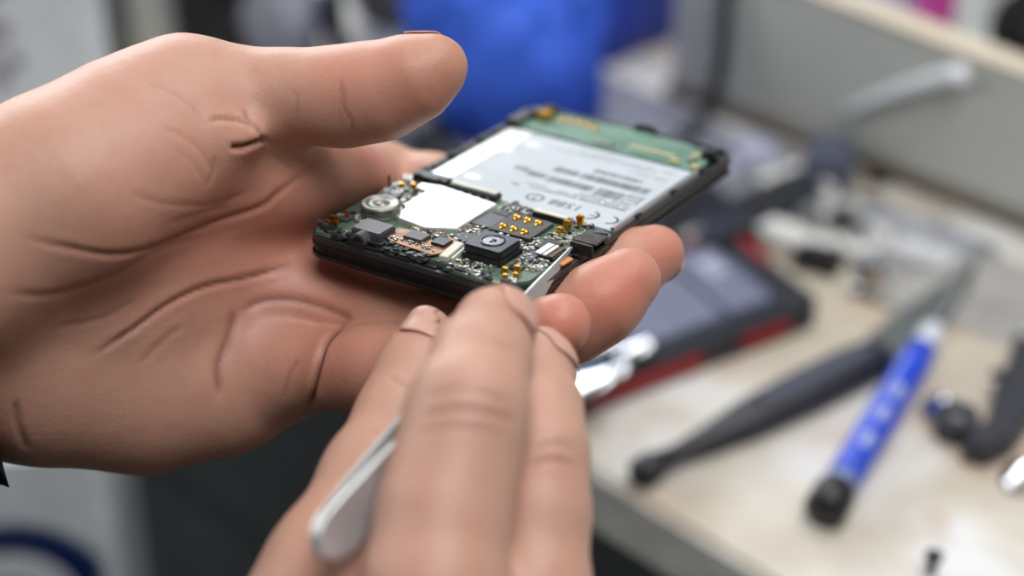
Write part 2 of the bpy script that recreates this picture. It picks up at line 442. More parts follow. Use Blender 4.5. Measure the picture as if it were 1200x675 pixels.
vs = [bm.verts.new(boardv(a, t, z)) for a, t, z in ((a0, -.0006, htop(a0)-.002), (a1, -.0006, htop(a1)-.002), (a1, -.0006, htop(a1)), (a0, -.0006, htop(a0)), (a0, bt+.0006, htop(a0)-.002), (a1, bt+.0006, htop(a1)-.002), (a1, bt+.0006, htop(a1)), (a0, bt+.0006, htop(a0)))]
for f in ((0, 1, 2, 3), (5, 4, 7, 6), (3, 2, 6, 7), (1, 0, 4, 5), (0, 3, 7, 4), (1, 5, 6, 2)): bm.faces.new([vs[i] for i in f])
tag(fin('top_edge', bm, mat('beige_edge', (206, 194, 174), .6), board), 'beige top edge')
bm = bmesh.new(); 
for s0, s1 in ((0.0, .5),):
    P = [boardv(s0+(s1-s0)*i/14, -.002-.001*random.random(), .003+.001*random.random()) for i in range(15)]
    tube(bm, P, .003, 8)
tag(fin('grime_seam', bm, mat('brown_seam', (96, 84, 70), .9), board), 'dark brown grime along its foot')

# =================================================================== OPENED PHONE (held in the left hand)
PR = np.array([[0.84445715, 0.53546745, 0.01291223], [-0.53043653, 0.83269034, 0.15894615], [0.0743586, -0.14107233, 0.98720281]])
PA = np.array([-0.0494456, 0.39330672, 0.90430462])
phone = empty('opened_mobile_phone', PA, 0, 'opened black mobile phone with bare green circuit boards held in the left hand', 'phone')
Mp = Matrix.Identity(4)
for i in range(3):
    for j in range(3): Mp[i][j] = PR[i][j]
    Mp[i][3] = PA[i]
phone.matrix_world = Mp
def PW(u, v, h): return Vector(PA + PR @ (np.array([u, v, h])/1000))     # phone millimetres -> world
def plane_d(px, py, h=0.):                                                   # distance of the phone's plane at an image position
    n = PR[:, 2]; o = PA + n*h/1000; dr = FV + RV*(px-600)/FPX - UV*(py-337.5)/FPX
    return float(((o-CAM)@n)/(dr@n))
K = .001
def pm(name, bm, m, parent=None, smooth=False, label=None):
    bmesh.ops.scale(bm, vec=(K, K, K), verts=bm.verts)
    o = fin(name, bm, m, parent or phone, smooth)
    if label: o['label'] = label
    return o
blackp = mat('phone_black_plastic', (20, 20, 22), .38, var=.3, vscale=300, bump=.3, bscale=900)
blackm = mat('phone_black_matte', (30, 30, 32), .55)
pcb = mat('circuit_green', (80, 106, 86), .35, var=.1, vscale=250, rgb2=(92, 110, 92), coat=.3)
pcb2 = mat('circuit_green_back', (108, 142, 126), .35, var=.1, vscale=120, rgb2=(88, 122, 106), coat=.3)
steel = mat('brushed_steel', (206, 208, 210), .28, .85)
shieldm = mat('tin_shield', (246, 246, 246), .3, .8)
gold = mat('gold_plating', (236, 176, 62), .22, 1.0)
chip = mat('chip_black', (34, 35, 38), .35)
chipg = mat('chip_grey', (78, 78, 84), .4)
cop = mat('copper_flex', (168, 112, 62), .35, .4, var=.2, vscale=400, rgb2=(96, 74, 54))
ivory = mat('ivory_plastic', (206, 204, 190), .45)
silv = mat('solder_silver', (190, 190, 186), .3, .9)
W_, L_ = 61.8, 105.3
# front housing tray: floor, rim and ribs
bm = bmesh.new(); prism(bm, rrect(0, W_, 0, L_, 5), -2.4, -1.6, .1); prism(bm, rrect(.5, W_-.5, .5, L_-.5, 4.6), -1.8, .2, .1); prism(bm, rrect(0, W_, 0, L_, 5), 0.2, 1.5, .3)
for v in (24, 37, 52, 70, 86): box(bm, 59.6, 61.7, v, v+2.4, 2.0, 3.4, .15)
for v in (48, 66, 88): box(bm, .1, 1.4, v, v+2.4, 2.0, 3.2, .15)
pm('front_housing', bm, blackp)
bm = bmesh.new(); ring_prism(bm, rrect(.2, W_-.2, .2, L_-.2, 4.8), rrect(1.4, W_-1.4, 1.4, L_-1.4, 3.8), 1.3, 2.7)
pm('housing_rim', bm, mat('rim_grey', (66, 66, 70), .35, .3, var=.2, vscale=200))  # highlight line along the edge is put into the rim's lighter colour
# inner frame
bm = bmesh.new(); prism(bm, rrect(1.9, W_-1.9, 1.9, L_-2.2, 5), 1.5, 2.9, .2)
for v in np.arange(6, 56, 5.5): box(bm, v, v+3.6, .9, 2.2, 1.6, 3.1 + .4*random.random(), .1)
box(bm, 8, 54, 2.0, 4.0, 1.4, 3.1, .15); box(bm, 13, 17.5, .4, 3, 1.2, 4.0, .2); box(bm, 24, 30, .5, 3, 1.2, 3.4, .2)
pm('inner_frame', bm, blackm)
# glass on the under side
bm = bmesh.new(); prism(bm, rrect(.8, W_-.8, .8, L_-.8, 4.2), -3.0, -2.41, .1)
pm('display_glass', bm, mat('display_glass', (12, 13, 16), .08, coat=.6))
# metal plate with label (battery bay)
bm = bmesh.new(); prism(bm, rrect(4.2, 61.0, 41.2, 85.6, 1.0, 3), 2.5, 3.15, .15)
box(bm, 59.9, 60.9, 41.6, 85.2, 2.6, 4.0, .1)
plate = pm('battery_bay_plate', bm, steel)
tag(plate, 'bare silver metal plate')
bm = bmesh.new(); prism(bm, rrect(8.6, 59.4, 41.6, 84.6, .5, 3), 3.15, 3.25)
stick = pm('printed_label', bm, mat('label_white', (184, 190, 197), .6, var=.03), plate, label='white printed label')
# bright strip modelled in place of the highlight on the label's left side
bm = bmesh.new(); prism(bm, [(4.6, 44), (10.6, 44), (10.4, 66), (12.2, 74), (11.8, 84.8), (4.6, 84.8)], 3.2, 3.42, .1)
pm('label_highlight', bm, mat('bright_highlight', (246, 246, 246), .28, .85), plate, label='bright silver strip standing for the highlight on the label')
for (u, v) in ((15.5, 78), (11.8, 71), (14.5, 51)):
    bm = bmesh.new(); lathe(bm, [(0, 3.42), (1.7, 3.38), (2.1, 3.2)], 20, Matrix.Translation((u, v, 0)) @ Matrix.Diagonal((1.2, .8, 1, 1)))
    pm('weld_spot', bm, mat('spot_white', (228, 230, 234), .2), plate)
ink = mat('label_ink', (30, 32, 36), .6); inkl = mat('label_ink_light', (62, 65, 72), .6)
def ltext(s, size, u, v, m=ink, sx=1.0):      # lettering reads from the phone's top end, so it is turned half round
    return text_mesh('printed_text', s, size*K, m, stick, (u*K, v*K, 3.262*K), (0, 0, PI), .00001, 'LEFT', sx)
def lring(u, v, r, t=.22):
    bm = bmesh.new(); n = 28
    ring_prism(bm, [(u+r*1.15*math.cos(2*PI*i/n), v+r*math.sin(2*PI*i/n)) for i in range(n)], [(u+(r-t*2)*1.15*math.cos(2*PI*i/n), v+(r-t*2)*math.sin(2*PI*i/n)) for i in range(n)], 3.255, 3.275)
    return bm
# CE mark as two arcs with a bar, drawn as geometry
bm = bmesh.new()
for uc in (56.6, 51.3):
    n = 18; R, t = 2.5, .6
    o_ = [(uc+R*math.cos(a), 46.6+R*math.sin(a)) for a in [math.radians(-85+170*i/n) for i in range(n+1)]]
    i_ = [(uc+(R-t)*math.cos(a), 46.6+(R-t)*math.sin(a)) for a in [math.radians(85-170*i/n) for i in range(n+1)]]
    vs = [bm.verts.new((x, y, 3.27)) for x, y in o_+i_]
    for i in range(n): bm.faces.new((vs[i], vs[i+1], vs[2*n-i], vs[2*n+1-i]))
box(bm, 51.3, 53.4, 46.4, 46.8, 3.262, 3.272)
pm('approval_mark', bm, ink, stick)
ltext('1588', 4.6, 48.0, 49.9, ink, 1.0)
pm('approval_mark', lring(34.6, 48.3, 2.1, .22), ink, stick)
bm = bmesh.new(); box(bm, 34.35, 34.85, 47.0, 48.5, 3.262, 3.272); box(bm, 34.35, 34.85, 49.1, 49.6, 3.262, 3.272); pm('approval_mark', bm, ink, stick)
# fine print: rows of short words and barcode blocks, too small to read in the photo
def words(u0, u1, v, h, m, seed):
    r = random.Random(seed); bm = bmesh.new(); u = u0
    while u < u1:
        l = r.uniform(.5, 1.1)
        if r.random() < .18: u += .7; continue
        box(bm, u, min(u+l, u1), v, v+h*r.uniform(.75, 1), 3.262, 3.270); u += l+.22
    pm('fine_print', bm, m, stick)
for i, (u0, u1, v, h, m) in enumerate(((35, 57.5, 53.2, .75, ink), (37, 57.5, 54.8, .7, inkl), (30, 36, 53.0, .7, inkl), (28, 34, 54.8, .6, inkl), (41, 57, 56.5, .6, inkl), (25, 27, 52.5, .9, inkl), (20, 52, 78.5, .5, inkl), (24, 56, 80.5, .5, inkl), (46, 57, 75.5, .5, inkl))):
    words(u0, u1, v, h, m, i)
def barcode(u0, u1, v0, v1, seed, m=inkl):
    r = random.Random(seed); bm = bmesh.new(); u = u0
    while u < u1:
        w_ = r.choice((.16, .16, .3, .42)); box(bm, u, min(u+w_, u1), v0, v1, 3.262, 3.270); u += w_+r.choice((.14, .14, .26))
    pm('barcode', bm, m, stick)
barcode(24.5, 30, 59.5, 62.4, 1); barcode(31, 44, 58.8, 62.3, 2); barcode(45, 52.5, 57.8, 62.6, 3, inkl); barcode(29, 36, 65.4, 68.4, 4); barcode(37, 56.5, 65.0, 68.6, 5); barcode(38, 52, 70.5, 72.5, 6); barcode(20, 24, 61.2, 63.4, 8)
for r_ in ((53.2, 57.6, 57.8, 63),):
    bm = bmesh.new(); a, b, c, d = r_
    ring_prism(bm, [(a, c), (b, c), (b, d), (a, d)], [(a+.3, c+.3), (b-.3, c+.3), (b-.3, d-.3), (a+.3, d-.3)], 3.262, 3.27); pm('fine_print', bm, inkl, stick)
words(53.6, 57.2, 59.4, .8, ink, 31); words(53.6, 57.2, 61.2, .6, ink, 32)

# front circuit board ------------------------------------------------
bm = bmesh.new()
outl = [(3, .8), (7, .6), (8, 2.2), (12.5, 2.2), (12.8, 5), (19.5, 5), (20, 2.0), (33, 1.5), (34, 3), (40, 3), (41, .9), (48, .4), (54, .8), (57, 2.6), (59.4, 6), (59.4, 16), (57.2, 17), (57.2, 26), (60, 27), (60, 35), (57, 38), (52, 40.2), (30, 41.2), (16, 42.6), (8, 43.5), (2.2, 42), (1.4, 34), (3.5, 32), (3.2, 24), (1.2, 22), (1, 5)]
prism(bm, outl, 3.0, 3.9, .12)
board1 = pm('main_circuit_board', bm, pcb, label='green circuit board crowded with components at the near end')
def sub(name, bm, m, label=None, smooth=False): return pm(name, bm, m, board1, smooth, label)
# tin shield
bm = bmesh.new(); prism(bm, [(8.6, 36.2), (9.4, 33.5), (12.9, 32.5), (12.7, 27.5), (12.9, 23.5), (14.6, 21.5), (14.8, 16.9), (16.5, 15.6), (24.8, 14.4), (31.6, 18.0), (31.4, 35.8), (14, 37.6)], 3.9, 5.3, .25)
shd = sub('shield_can', bm, shieldm, 'bright silver shield plate')
bm = bmesh.new(); lathe(bm, [(0, 5.33), (.28, 5.33), (.28, 5.2)], 12, Matrix.Translation((26.3, 24.5, 0))); lathe(bm, [(0, 5.33), (.22, 5.33), (.22, 5.2)], 12, Matrix.Translation((21.5, 24, 0)))
sub('shield_hole', bm, chip)
# coin vibration motor
bm = bmesh.new(); Mt = Matrix.Translation((9.9, 17.6, 0))
lathe(bm, [(0, 3.9), (4.9, 3.9), (4.95, 4.3), (4.7, 4.5), (4.7, 6.1), (4.95, 6.3), (4.95, 6.7), (4.6, 6.95), (3.5, 6.95), (3.3, 6.75), (1.6, 6.75), (1.5, 6.9), (0, 6.9)], 40, Mt)
sub('vibration_motor', bm, mat('motor_grey', (168, 166, 158), .35, .7, var=.15, vscale=300), 'round grey coin motor', True)
# camera
cammat = mat('camera_body', (62, 66, 76), .38)
bm = bmesh.new(); box(bm, 39.8, 50.4, 7.6, 17.6, 3.9, 5.4, .25); box(bm, 40.2, 50.0, 8.0, 17.2, 5.4, 7.3, .3)
cm = sub('camera_module', bm, chip, 'square black camera module')
bm = bmesh.new(); prism(bm, rrect(40.3, 49.9, 8.1, 17.1, .5, 3), 7.3, 7.55, .08); sub('camera_plate', bm, cammat)
bm = bmesh.new(); Mt = Matrix.Translation((45.1, 12.7, 7.55))
lathe(bm, [(3.0, 0), (3.0, .22), (2.5, .22), (2.3, .05), (2.3, .0)], 36, Mt); sub('lens_ring', bm, chip, None, True)
bm = bmesh.new(); lathe(bm, [(0, .06), (2.35, .06), (2.35, 0)], 36, Mt); sub('lens_seat', bm, mat('lens_grey', (104, 110, 122), .25, coat=.5))
bm = bmesh.new(); lathe(bm, [(0, .3), (.5, .28), (.95, .12), (1.0, .05)], 24, Mt); sub('lens', bm, mat('lens_glass', (14, 18, 26), .05, coat=1), None, True)
# card contact block: dark carrier with two rows of gilt springs
bm = bmesh.new(); prism(bm, rrect(37.2, 48.6, 23.2, 34.6, .6, 3), 3.9, 4.9, .15); sub('contact_block', bm, mat('carrier_grey', (66, 66, 64), .45, var=.2, vscale=400))
for r_ in (26.2, 32.4):
    for i in range(3):
        u = 39.5+i*3.0
        bm = bmesh.new(); lathe(bm, [(.95, 4.9), (.85, 5.3), (.4, 5.55), (0, 5.5)], 12, Matrix.Translation((u, r_, 0)) @ Matrix.Diagonal((1.15, .9, 1, 1)))
        box(bm, u-.35, u+.35, r_-1.9, r_, 4.9, 5.15, .08); sub('gilt_contact', bm, gold, None, True)
bm = bmesh.new(); prism(bm, rrect(31.6, 37.0, 24.0, 31.5, .3, 2), 3.9, 4.7, .1); sub('chip', bm, chipg, 'dark grey chip')
for c_ in ((34, 39, 37.2, 39.8, 4.6, chip), (41.2, 50.8, 36.2, 38.4, 5.4, chip), (33, 37.2, 14.5, 19, 4.6, chip), (51.5, 56, 20.8, 26.5, 4.7, chip), (50.8, 54.5, 14, 19.5, 4.5, chipg), (4.5, 8.5, 24.5, 28.5, 4.8, chip), (3, 6.5, 8.6, 12.4, 4.5, chipg), (24, 29, 8.6, 12.8, 4.8, chipg), (34.2, 38.6, 8.8, 12.4, 4.5, chip), (52, 55.2, 8.4, 11.6, 4.4, chip), (33, 36.5, 32.4, 35.2, 4.4, chip)):
    bm = bmesh.new(); box(bm, *c_[:4], 3.9, c_[4], .12); sub('chip', bm, c_[5])
bm = bmesh.new(); box(bm, 41.4, 50.6, 36.5, 38.2, 5.35, 5.75, .12); sub('connector_cap', bm, ivory, 'pale connector cap')
# connectors at the far side of the shield
bm = bmesh.new(); box(bm, 4.4, 14.2, 38.6, 42.2, 3.9, 5.9, .2); box(bm, 5.4, 6.4, 38.9, 39.9, 5.9, 6.2); box(bm, 11.8, 12.8, 38.9, 39.9, 5.9, 6.2); sub('board_connector', bm, chip, 'black slotted connector')
bm = bmesh.new(); box(bm, 14.8, 29.0, 38.8, 42.0, 3.9, 5.2, .15); sub('board_connector', bm, blackm, 'long low connector')
bm = bmesh.new(); box(bm, 15.2, 28.4, 39.8, 42.1, 5.1, 5.6, .12)
for i in range(5): box(bm, 16+i*2.6, 16.8+i*2.6, 38.5, 39.1, 4.2, 4.6, .05)
sub('connector_cap', bm, mat('pale_steel', (186, 184, 172), .35, .6), 'pale metal connector cap')
# audio jack housing (near left)
bm = bmesh.new(); box(bm, 11.2, 19.6, 3.6, 10.4, 3.7, 6.0, .35); sub('audio_jack', bm, chipg, 'dark audio socket block')
bm = bmesh.new()
tube(bm, [(15.1, 1.2, 3.9), (15.1, 3.9, 3.9)], 2.1, 20, 0)
aj = sub('jack_tube', bm, mat('tube_grey', (92, 98, 92), .4, .2))
bm = bmesh.new(); tube(bm, [(15.1, 1.0, 3.9), (15.1, 2.0, 3.9)], 1.45, 20, 0); sub('jack_hole', bm, mat('hole_black', (6, 6, 6), .9))
# copper flex with a grey chip
bm = bmesh.new(); prism(bm, [(19.5, 10.2), (19.9, 5.6), (22, 4.6), (34.5, 3.6), (36.2, 6.5), (37, 13), (33, 14), (30.5, 10), (26, 13.4), (21, 12)], 4.5, 4.8, .05)
fx = sub('copper_flex', bm, cop, 'copper coloured flex circuit')
bm = bmesh.new(); box(bm, 23.5, 28.8, 7.4, 11.6, 4.8, 5.5, .15); sub('chip', bm, chipg)
bm = bmesh.new(); box(bm, 30.8, 34.6, 8.2, 12.2, 4.8, 5.4, .15); sub('chip', bm, chip)
bm = bmesh.new()
for i in range(26):
    u, v = 20.6+random.random()*13, 4.9+random.random()*2.3
    box(bm, u, u+.5, v, v+.35, 4.8, 5.1, .05)
sub('solder_joints', bm, silv)['kind'] = 'stuff'
# slanted ivory connector beside the camera
Mr = Matrix.Translation((37.3, 7.6, 0)) @ Matrix.Rotation(math.radians(8), 4, 'Z')
bm = bmesh.new(); box(bm, -1.4, .9, -4.2, 4.6, 3.9, 5.3, .15, Mr); box(bm, 1.4, 2.0, -3.6, 4.2, 3.9, 5.0, .1, Mr); sub('flex_connector', bm, ivory, 'ivory connector strip')
# gilt spring posts
def post(u, v, h=2.0, s=1.0):
    bm = bmesh.new(); box(bm, u-.75*s, u+.75*s, v-.6*s, v+.6*s, 3.9, 3.9+h*.55, .15); box(bm, u-.95*s, u+.95*s, v-.75*s, v+.75*s, 3.9+h*.55, 3.9+h, .25)
    sub('gilt_spring', bm, gold)
for a in ((52.0, 31.4, 1.9), (51.9, 34.8, 2.4), (53.6, 38.0, 2.9)): post(*a)
for a in ((52.6, 6.2, 1.5, .9), (54.6, 8.4, 1.6, .9), (56.0, 5.6, 1.3, .8), (54.2, 4.0, 1.1, .8)): post(*a)
for a in ((3.2, 5.4, 1.3, .8), (5.2, 6.0, 1.5, .8), (3.0, 8.2, 1.5, .9), (4.8, 10.8, 1.7, .7)): post(*a)
for a in ((7.8, 34.2, 1.8, .8), (5.0, 33.2, 1.5, .8)): post(*a)
# connector by the tweezers: chrome bars
bm = bmesh.new(); box(bm, 52.6, 58.6, 17.6, 24.4, 3.9, 4.5, .12); sub('connector_base', bm, chip)
for i, (u, w_) in enumerate(((53.3, 1.7), (55.4, .9))):
    bm = bmesh.new(); box(bm, u, u+w_, 17.9, 24.0, 4.5, 4.95, .1); sub('chrome_bar', bm, mat('chrome', (250, 250, 250), .3, .3), 'bright white metal bar')
bm = bmesh.new(); box(bm, 56.7, 58.0, 17.9, 24.0, 4.5, 4.75, .08); sub('copper_bar', bm, mat('dull_bronze', (104, 78, 62), .4, .6))
bm = bmesh.new(); prism(bm, [(58.6, 17.4), (61.2, 17.6), (61.4, 21.8), (58.6, 22.4)], 3.4, 3.8, .05); sub('flex_tail', bm, mat('amber_flex', (214, 132, 56), .35), 'orange flex tail')
# side connector (dark metal box) at the right edge
bm = bmesh.new(); box(bm, 57.6, 64.0, 26.0, 33.8, 2.9, 3.6, .15); box(bm, 57.8, 63.6, 26.2, 27.2, 3.5, 5.6, .1); box(bm, 57.8, 63.6, 32.4, 33.4, 3.5, 5.4, .1); box(bm, 57.6, 63.8, 27.8, 33.8, 5.0, 5.5, .12)
box(bm, 60.6, 61.4, 26.4, 31.0, 3.5, 5.0, .1)
sub('side_connector', bm, mat('dark_metal', (92, 90, 84), .35, .8, var=.3, vscale=600), 'dull metal side connector')
bm = bmesh.new(); tube(bm, [(56, 31.5, 4.2), (59, 34.5, 4.9), (62.5, 36.5, 4.6), (63.2, 33.6, 4.4)], .45, 8); lathe(bm, [(0, 4.8), (1.2, 4.8), (1.2, 3.9)], 16, Matrix.Translation((59.6, 36.9, 0))); sub('wire_clip', bm, chipg)
# screws + round pads along the near edge
for (u, v) in ((47.5, 2.2), (56.4, 3.6), (2.8, 39.6), (57.8, 12.5), (10.2, 3.6)):
    bm = bmesh.new(); lathe(bm, [(0, 4.35), (.5, 4.3), (.55, 4.5), (1.3, 4.5), (1.5, 4.2), (1.5, 3.9)], 20, Matrix.Translation((u, v, 0))); sub('screw', bm, silv, None, True)
# jumble of tiny surface parts, beyond counting
def clutter(name, m, n, size, zones, seed, hmax=.8):
    r = random.Random(seed); bm = bmesh.new()
    for _ in range(n):
        z = r.choice(zones); u, v = r.uniform(z[0], z[1]), r.uniform(z[2], z[3]); a, b = r.uniform(.35, 1)*size, r.uniform(.3, .7)*size
        if r.random() < .5: a, b = b, a
        box(bm, u, u+a, v, v+b, 3.88, 3.9+r.uniform(.2, hmax))
    o = sub(name, bm, m); o['kind'] = 'stuff'
zf = [(2, 12, .6, 3.5), (12, 24, .8, 4), (24, 34, .6, 3), (40, 58, .2, 2.4), (1, 4, 2, 12)]
clutter('moulded_ribs', blackm, 90, 2.2, zf, 9, .9)
clutter('mesh_scraps', chipg, 40, 1.5, zf, 10, 1.2)
zones = [(32, 41, 35, 40.5), (31, 38, 19, 24), (31, 39, 14, 24), (50, 57, 26, 33), (48.8, 52, 17.5, 26), (50.8, 58.5, 10, 17), (40, 50, 2, 7), (40, 51, 18, 23), (2, 8, 28, 38), (3, 8, 22, 32), (49, 56, 36, 39), (55, 59, 28, 35), (20, 36, 13, 15.5), (2, 10, 10, 13), (33, 50, 36, 40.5), (8, 14, 24, 33)]
clutter('silver_components', silv, 420, 1.1, zones, 3, .9)
clutter('dark_components', chip, 170, 1.7, zones, 4, .8)
clutter('tan_components', mat('ceramic_tan', (170, 146, 112), .5), 170, 1.0, zones, 5, .5)
clutter('pale_components', ivory, 200, .9, zones, 6, .9)
# raised bits along the left rim
for i, (u, v, a, b, h) in enumerate(((1.2, 44, 2.0, 3, 3.8), (1.4, 51, 1.4, 4.5, 3.5), (1.2, 58.5, 1.8, 3, 4.0), (1.6, 63.5, 1.2, 5, 3.4), (1.2, 72, 2.0, 4, 3.9), (1.4, 79, 1.6, 3.6, 3.6))):
    bm = bmesh.new(); box(bm, u, u+a, v, v+b, 2.6, h, .2); box(bm, u+.4, u+a+.6, v+.6, v+b-.8, 2.6, h-.4, .1); pm('side_clip', bm, chip if i % 2 else blackm)
# rear circuit board ------------------------------------------------
bm = bmesh.new(); prism(bm, [(6, 86), (25, 86), (26, 85.0), (40, 85.0), (41, 86), (59, 84.6), (60.2, 88), (59.6, 93), (56.5, 97.5), (50, 100.2), (30, 101.6), (12, 100.4), (5.6, 97), (4.6, 92)], 2.9, 3.7, .12)
board2 = pm('rear_circuit_board', bm, pcb2, label='pale green circuit board strip at the far end')
for u, v in ((16, 96.6), (18.4, 97.0), (21, 97.2), (23.6, 96.2), (13.5, 96.0)):
    bm = bmesh.new(); lathe(bm, [(1.1, 3.7), (.9, 4.1), (0, 4.2)], 14, Matrix.Translation((u, v, 0))); pm('gold_pad', bm, gold, board2)
bm = bmesh.new(); box(bm, 37.5, 51, 89.6, 90.9, 3.7, 4.0, .1); pm('ivory_strip', bm, mat('pale_gold', (196, 190, 150), .4), board2)
for u, v in ((51.5, 86.4), (54.5, 92.6), (57.6, 85.8)):
    bm = bmesh.new(); box(bm, u, u+2.4, v, v+1.8, 3.7, 4.3, .1); pm('gold_pad', bm, mat('pale_gold2', (214, 196, 140), .35, .4), board2)
for a in ((28, 34, 86.6, 88.8, 4.2, silv), (55.6, 57.2, 88, 91.4, 4.8, silv)):
    bm = bmesh.new(); box(bm, *a[:4], 3.7, a[4], .12); pm('chip', bm, a[5], board2)
# black corner blocks
def corner(u, v, s, hh):
    bm = bmesh.new(); lathe(bm, [(0, 2.6), (s, 2.6), (s, hh-.4), (s-.4, hh), (s*.45, hh), (s*.4, hh-.5), (0, hh-.5)], 20, Matrix.Translation((u, v, 0)))
    box(bm, u-s*.9, u+s*1.1, v-s*.5, v+s*.4, 2.4, hh-1.2, .2); return bm
pm('corner_post', corner(58.8, 95.2, 2.3, 6.2), blackp, None, True); pm('corner_post', corner(8.2, 99.4, 1.9, 5.8), blackp, None, True)
bm = bmesh.new(); box(bm, 1.8, 6, 86, 96, 2.4, 5.0, .3); box(bm, 4, 8.5, 93.5, 98, 2.6, 5.4, .3); pm('corner_bracket', bm, mat('bracket_dark', (70, 72, 70), .35, .6))
bm = bmesh.new(); box(bm, 7, 10.8, 93, 97, 3.6, 5.6, .3); pm('corner_contact', bm, gold)
bm = bmesh.new(); tube(bm, [(33, 101.6, 4.0), (34.5, 102, 4.6), (38, 102, 4.6), (39.5, 101.6, 4.0)], .8, 10); pm('rubber_tab', bm, blackp)
# little pin standing up near the motor
bm = bmesh.new(); tube(bm, [(3.0, 31.0, 4.6), (2.6, 31.2, 7.6)], .3, 8, 0); pm('pin', bm, chip)

# =================================================================== HANDS
skinL = skin_material('skin_left', (188, 145, 125), (200, 108, 88), (98, 48, 36))
skinR = skin_material('skin_right', (190, 149, 130), (176, 98, 80), (128, 76, 62))
nailm = mat('fingernail', (200, 154, 138), .48, var=.05, coat=.1)
SIN = .47
def under(px, py, rpx, gap=0.0):             # distance so a finger of that radius touches the phone's under side
    d = plane_d(px, py, -3.0); return d + (rpx*d/FPX + gap)/SIN
f = Field((-235, -95, -585), (50, 75, -385), .8)
D = f.new(); zz = np.array([0, 0, 1.0])
# forearm, wrist, palm
f.chain(D, [(-560, 540, .415, 165), (-260, 410, .444, 168), (-70, 342, .470, 170)], 10, zz, 1.25)
f.chain(D, [(-90, 325, .474, 158), (60, 322, .480, 156)], 14, zz, 1.5)
for a in ([(-60, 280, .452, 90), (150, 245, .472, 84), (325, 222, .488, 56)],
          [(-50, 340, .460, 95), (150, 310, .477, 86), (335, 285, .497, 56)],
          [(-50, 400, .468, 95), (150, 385, .482, 86), (335, 345, .494, 56)]):
    f.chain(D, a, 12)
f.chain(D, [(-30, 430, .474, 96), (60, 440, .480, 97), (170, 457, .486, 90), (262, 448, .490, 77), (325, 434, .490, 59)], 9)
# pad at the foot of the ring and little fingers
f.chain(D, [(285, 400, .486, 48), (335, 425, .485, 54)], 6)
f.chain(D, [(335, 350, .487, 42), (395, 350, .487, 36)], 6)
f.chain(D, [(170, 225, .472, 62), (270, 208, .475, 49), (340, 208, .482, 45), (400, 212, .493, 44)], 9)
# thenar eminence and thumb
Tm = f.new()
f.chain(Tm, [(-60, 306, .447, 124), (70, 226, .455, 110), (165, 162, .463, 92), (222, 122, .468, 70), (300, 117, .468, 55)], 10)
f.chain(Tm, [(300, 117, .468, 54), (345, 113, .466, 51), (402, 113, .463, 55), (448, 106, .460, 53), (492, 88, .457, 45), (515, 76, .456, 31)], 5)
f.chain(Tm, [(120, 225, .452, 80), (225, 175, .460, 58)], 12)
f.comb(D, (slice(None),)*3, Tm, 7)
f.chain(D, [(250, 163, .4535, 15), (292, 160, .4545, 9)], 7)     # fold of skin in the web
# fingers
def finger(pts, k=5):
    G = f.new(); f.chain(G, pts, k); return G
FF = f.new()
for pts in ([(322, 432, .486, 56), (408, 434, .474, 44), (440, 430, .469, 47), (500, 424, .462, 44), (560, 414, .456, 43), (610, 396, .450, 40), (656, 380, .4445, 37)],
            [(335, 350, .492, 54), (450, 372, .482, 44), (520, 390, .474, 45), (600, 396, .467, 43), (668, 378, .461, 44), (705, 354, .460, 44), (738, 327, .461, 37)],
            [(345, 285, .500, 52), (470, 318, under(470, 318, 42), 42), (600, 345, under(600, 345, 42), 42), (690, 335, under(690, 335, 40), 40), (735, 312, .481, 38), (768, 297, .483, 34)],
            [(325, 222, .492, 54), (395, 213, .502, 50), (440, 214, max(.512, under(440, 212, 47)), 47), (510, 226, under(510, 226, 42), 42), (575, 240, under(575, 240, 38), 38), (610, 246, under(610, 246, 34), 33)]):
    f.comb(FF, (slice(None),)*3, finger(pts), 1.0)
f.comb(D, (slice(None),)*3, FF, 5)
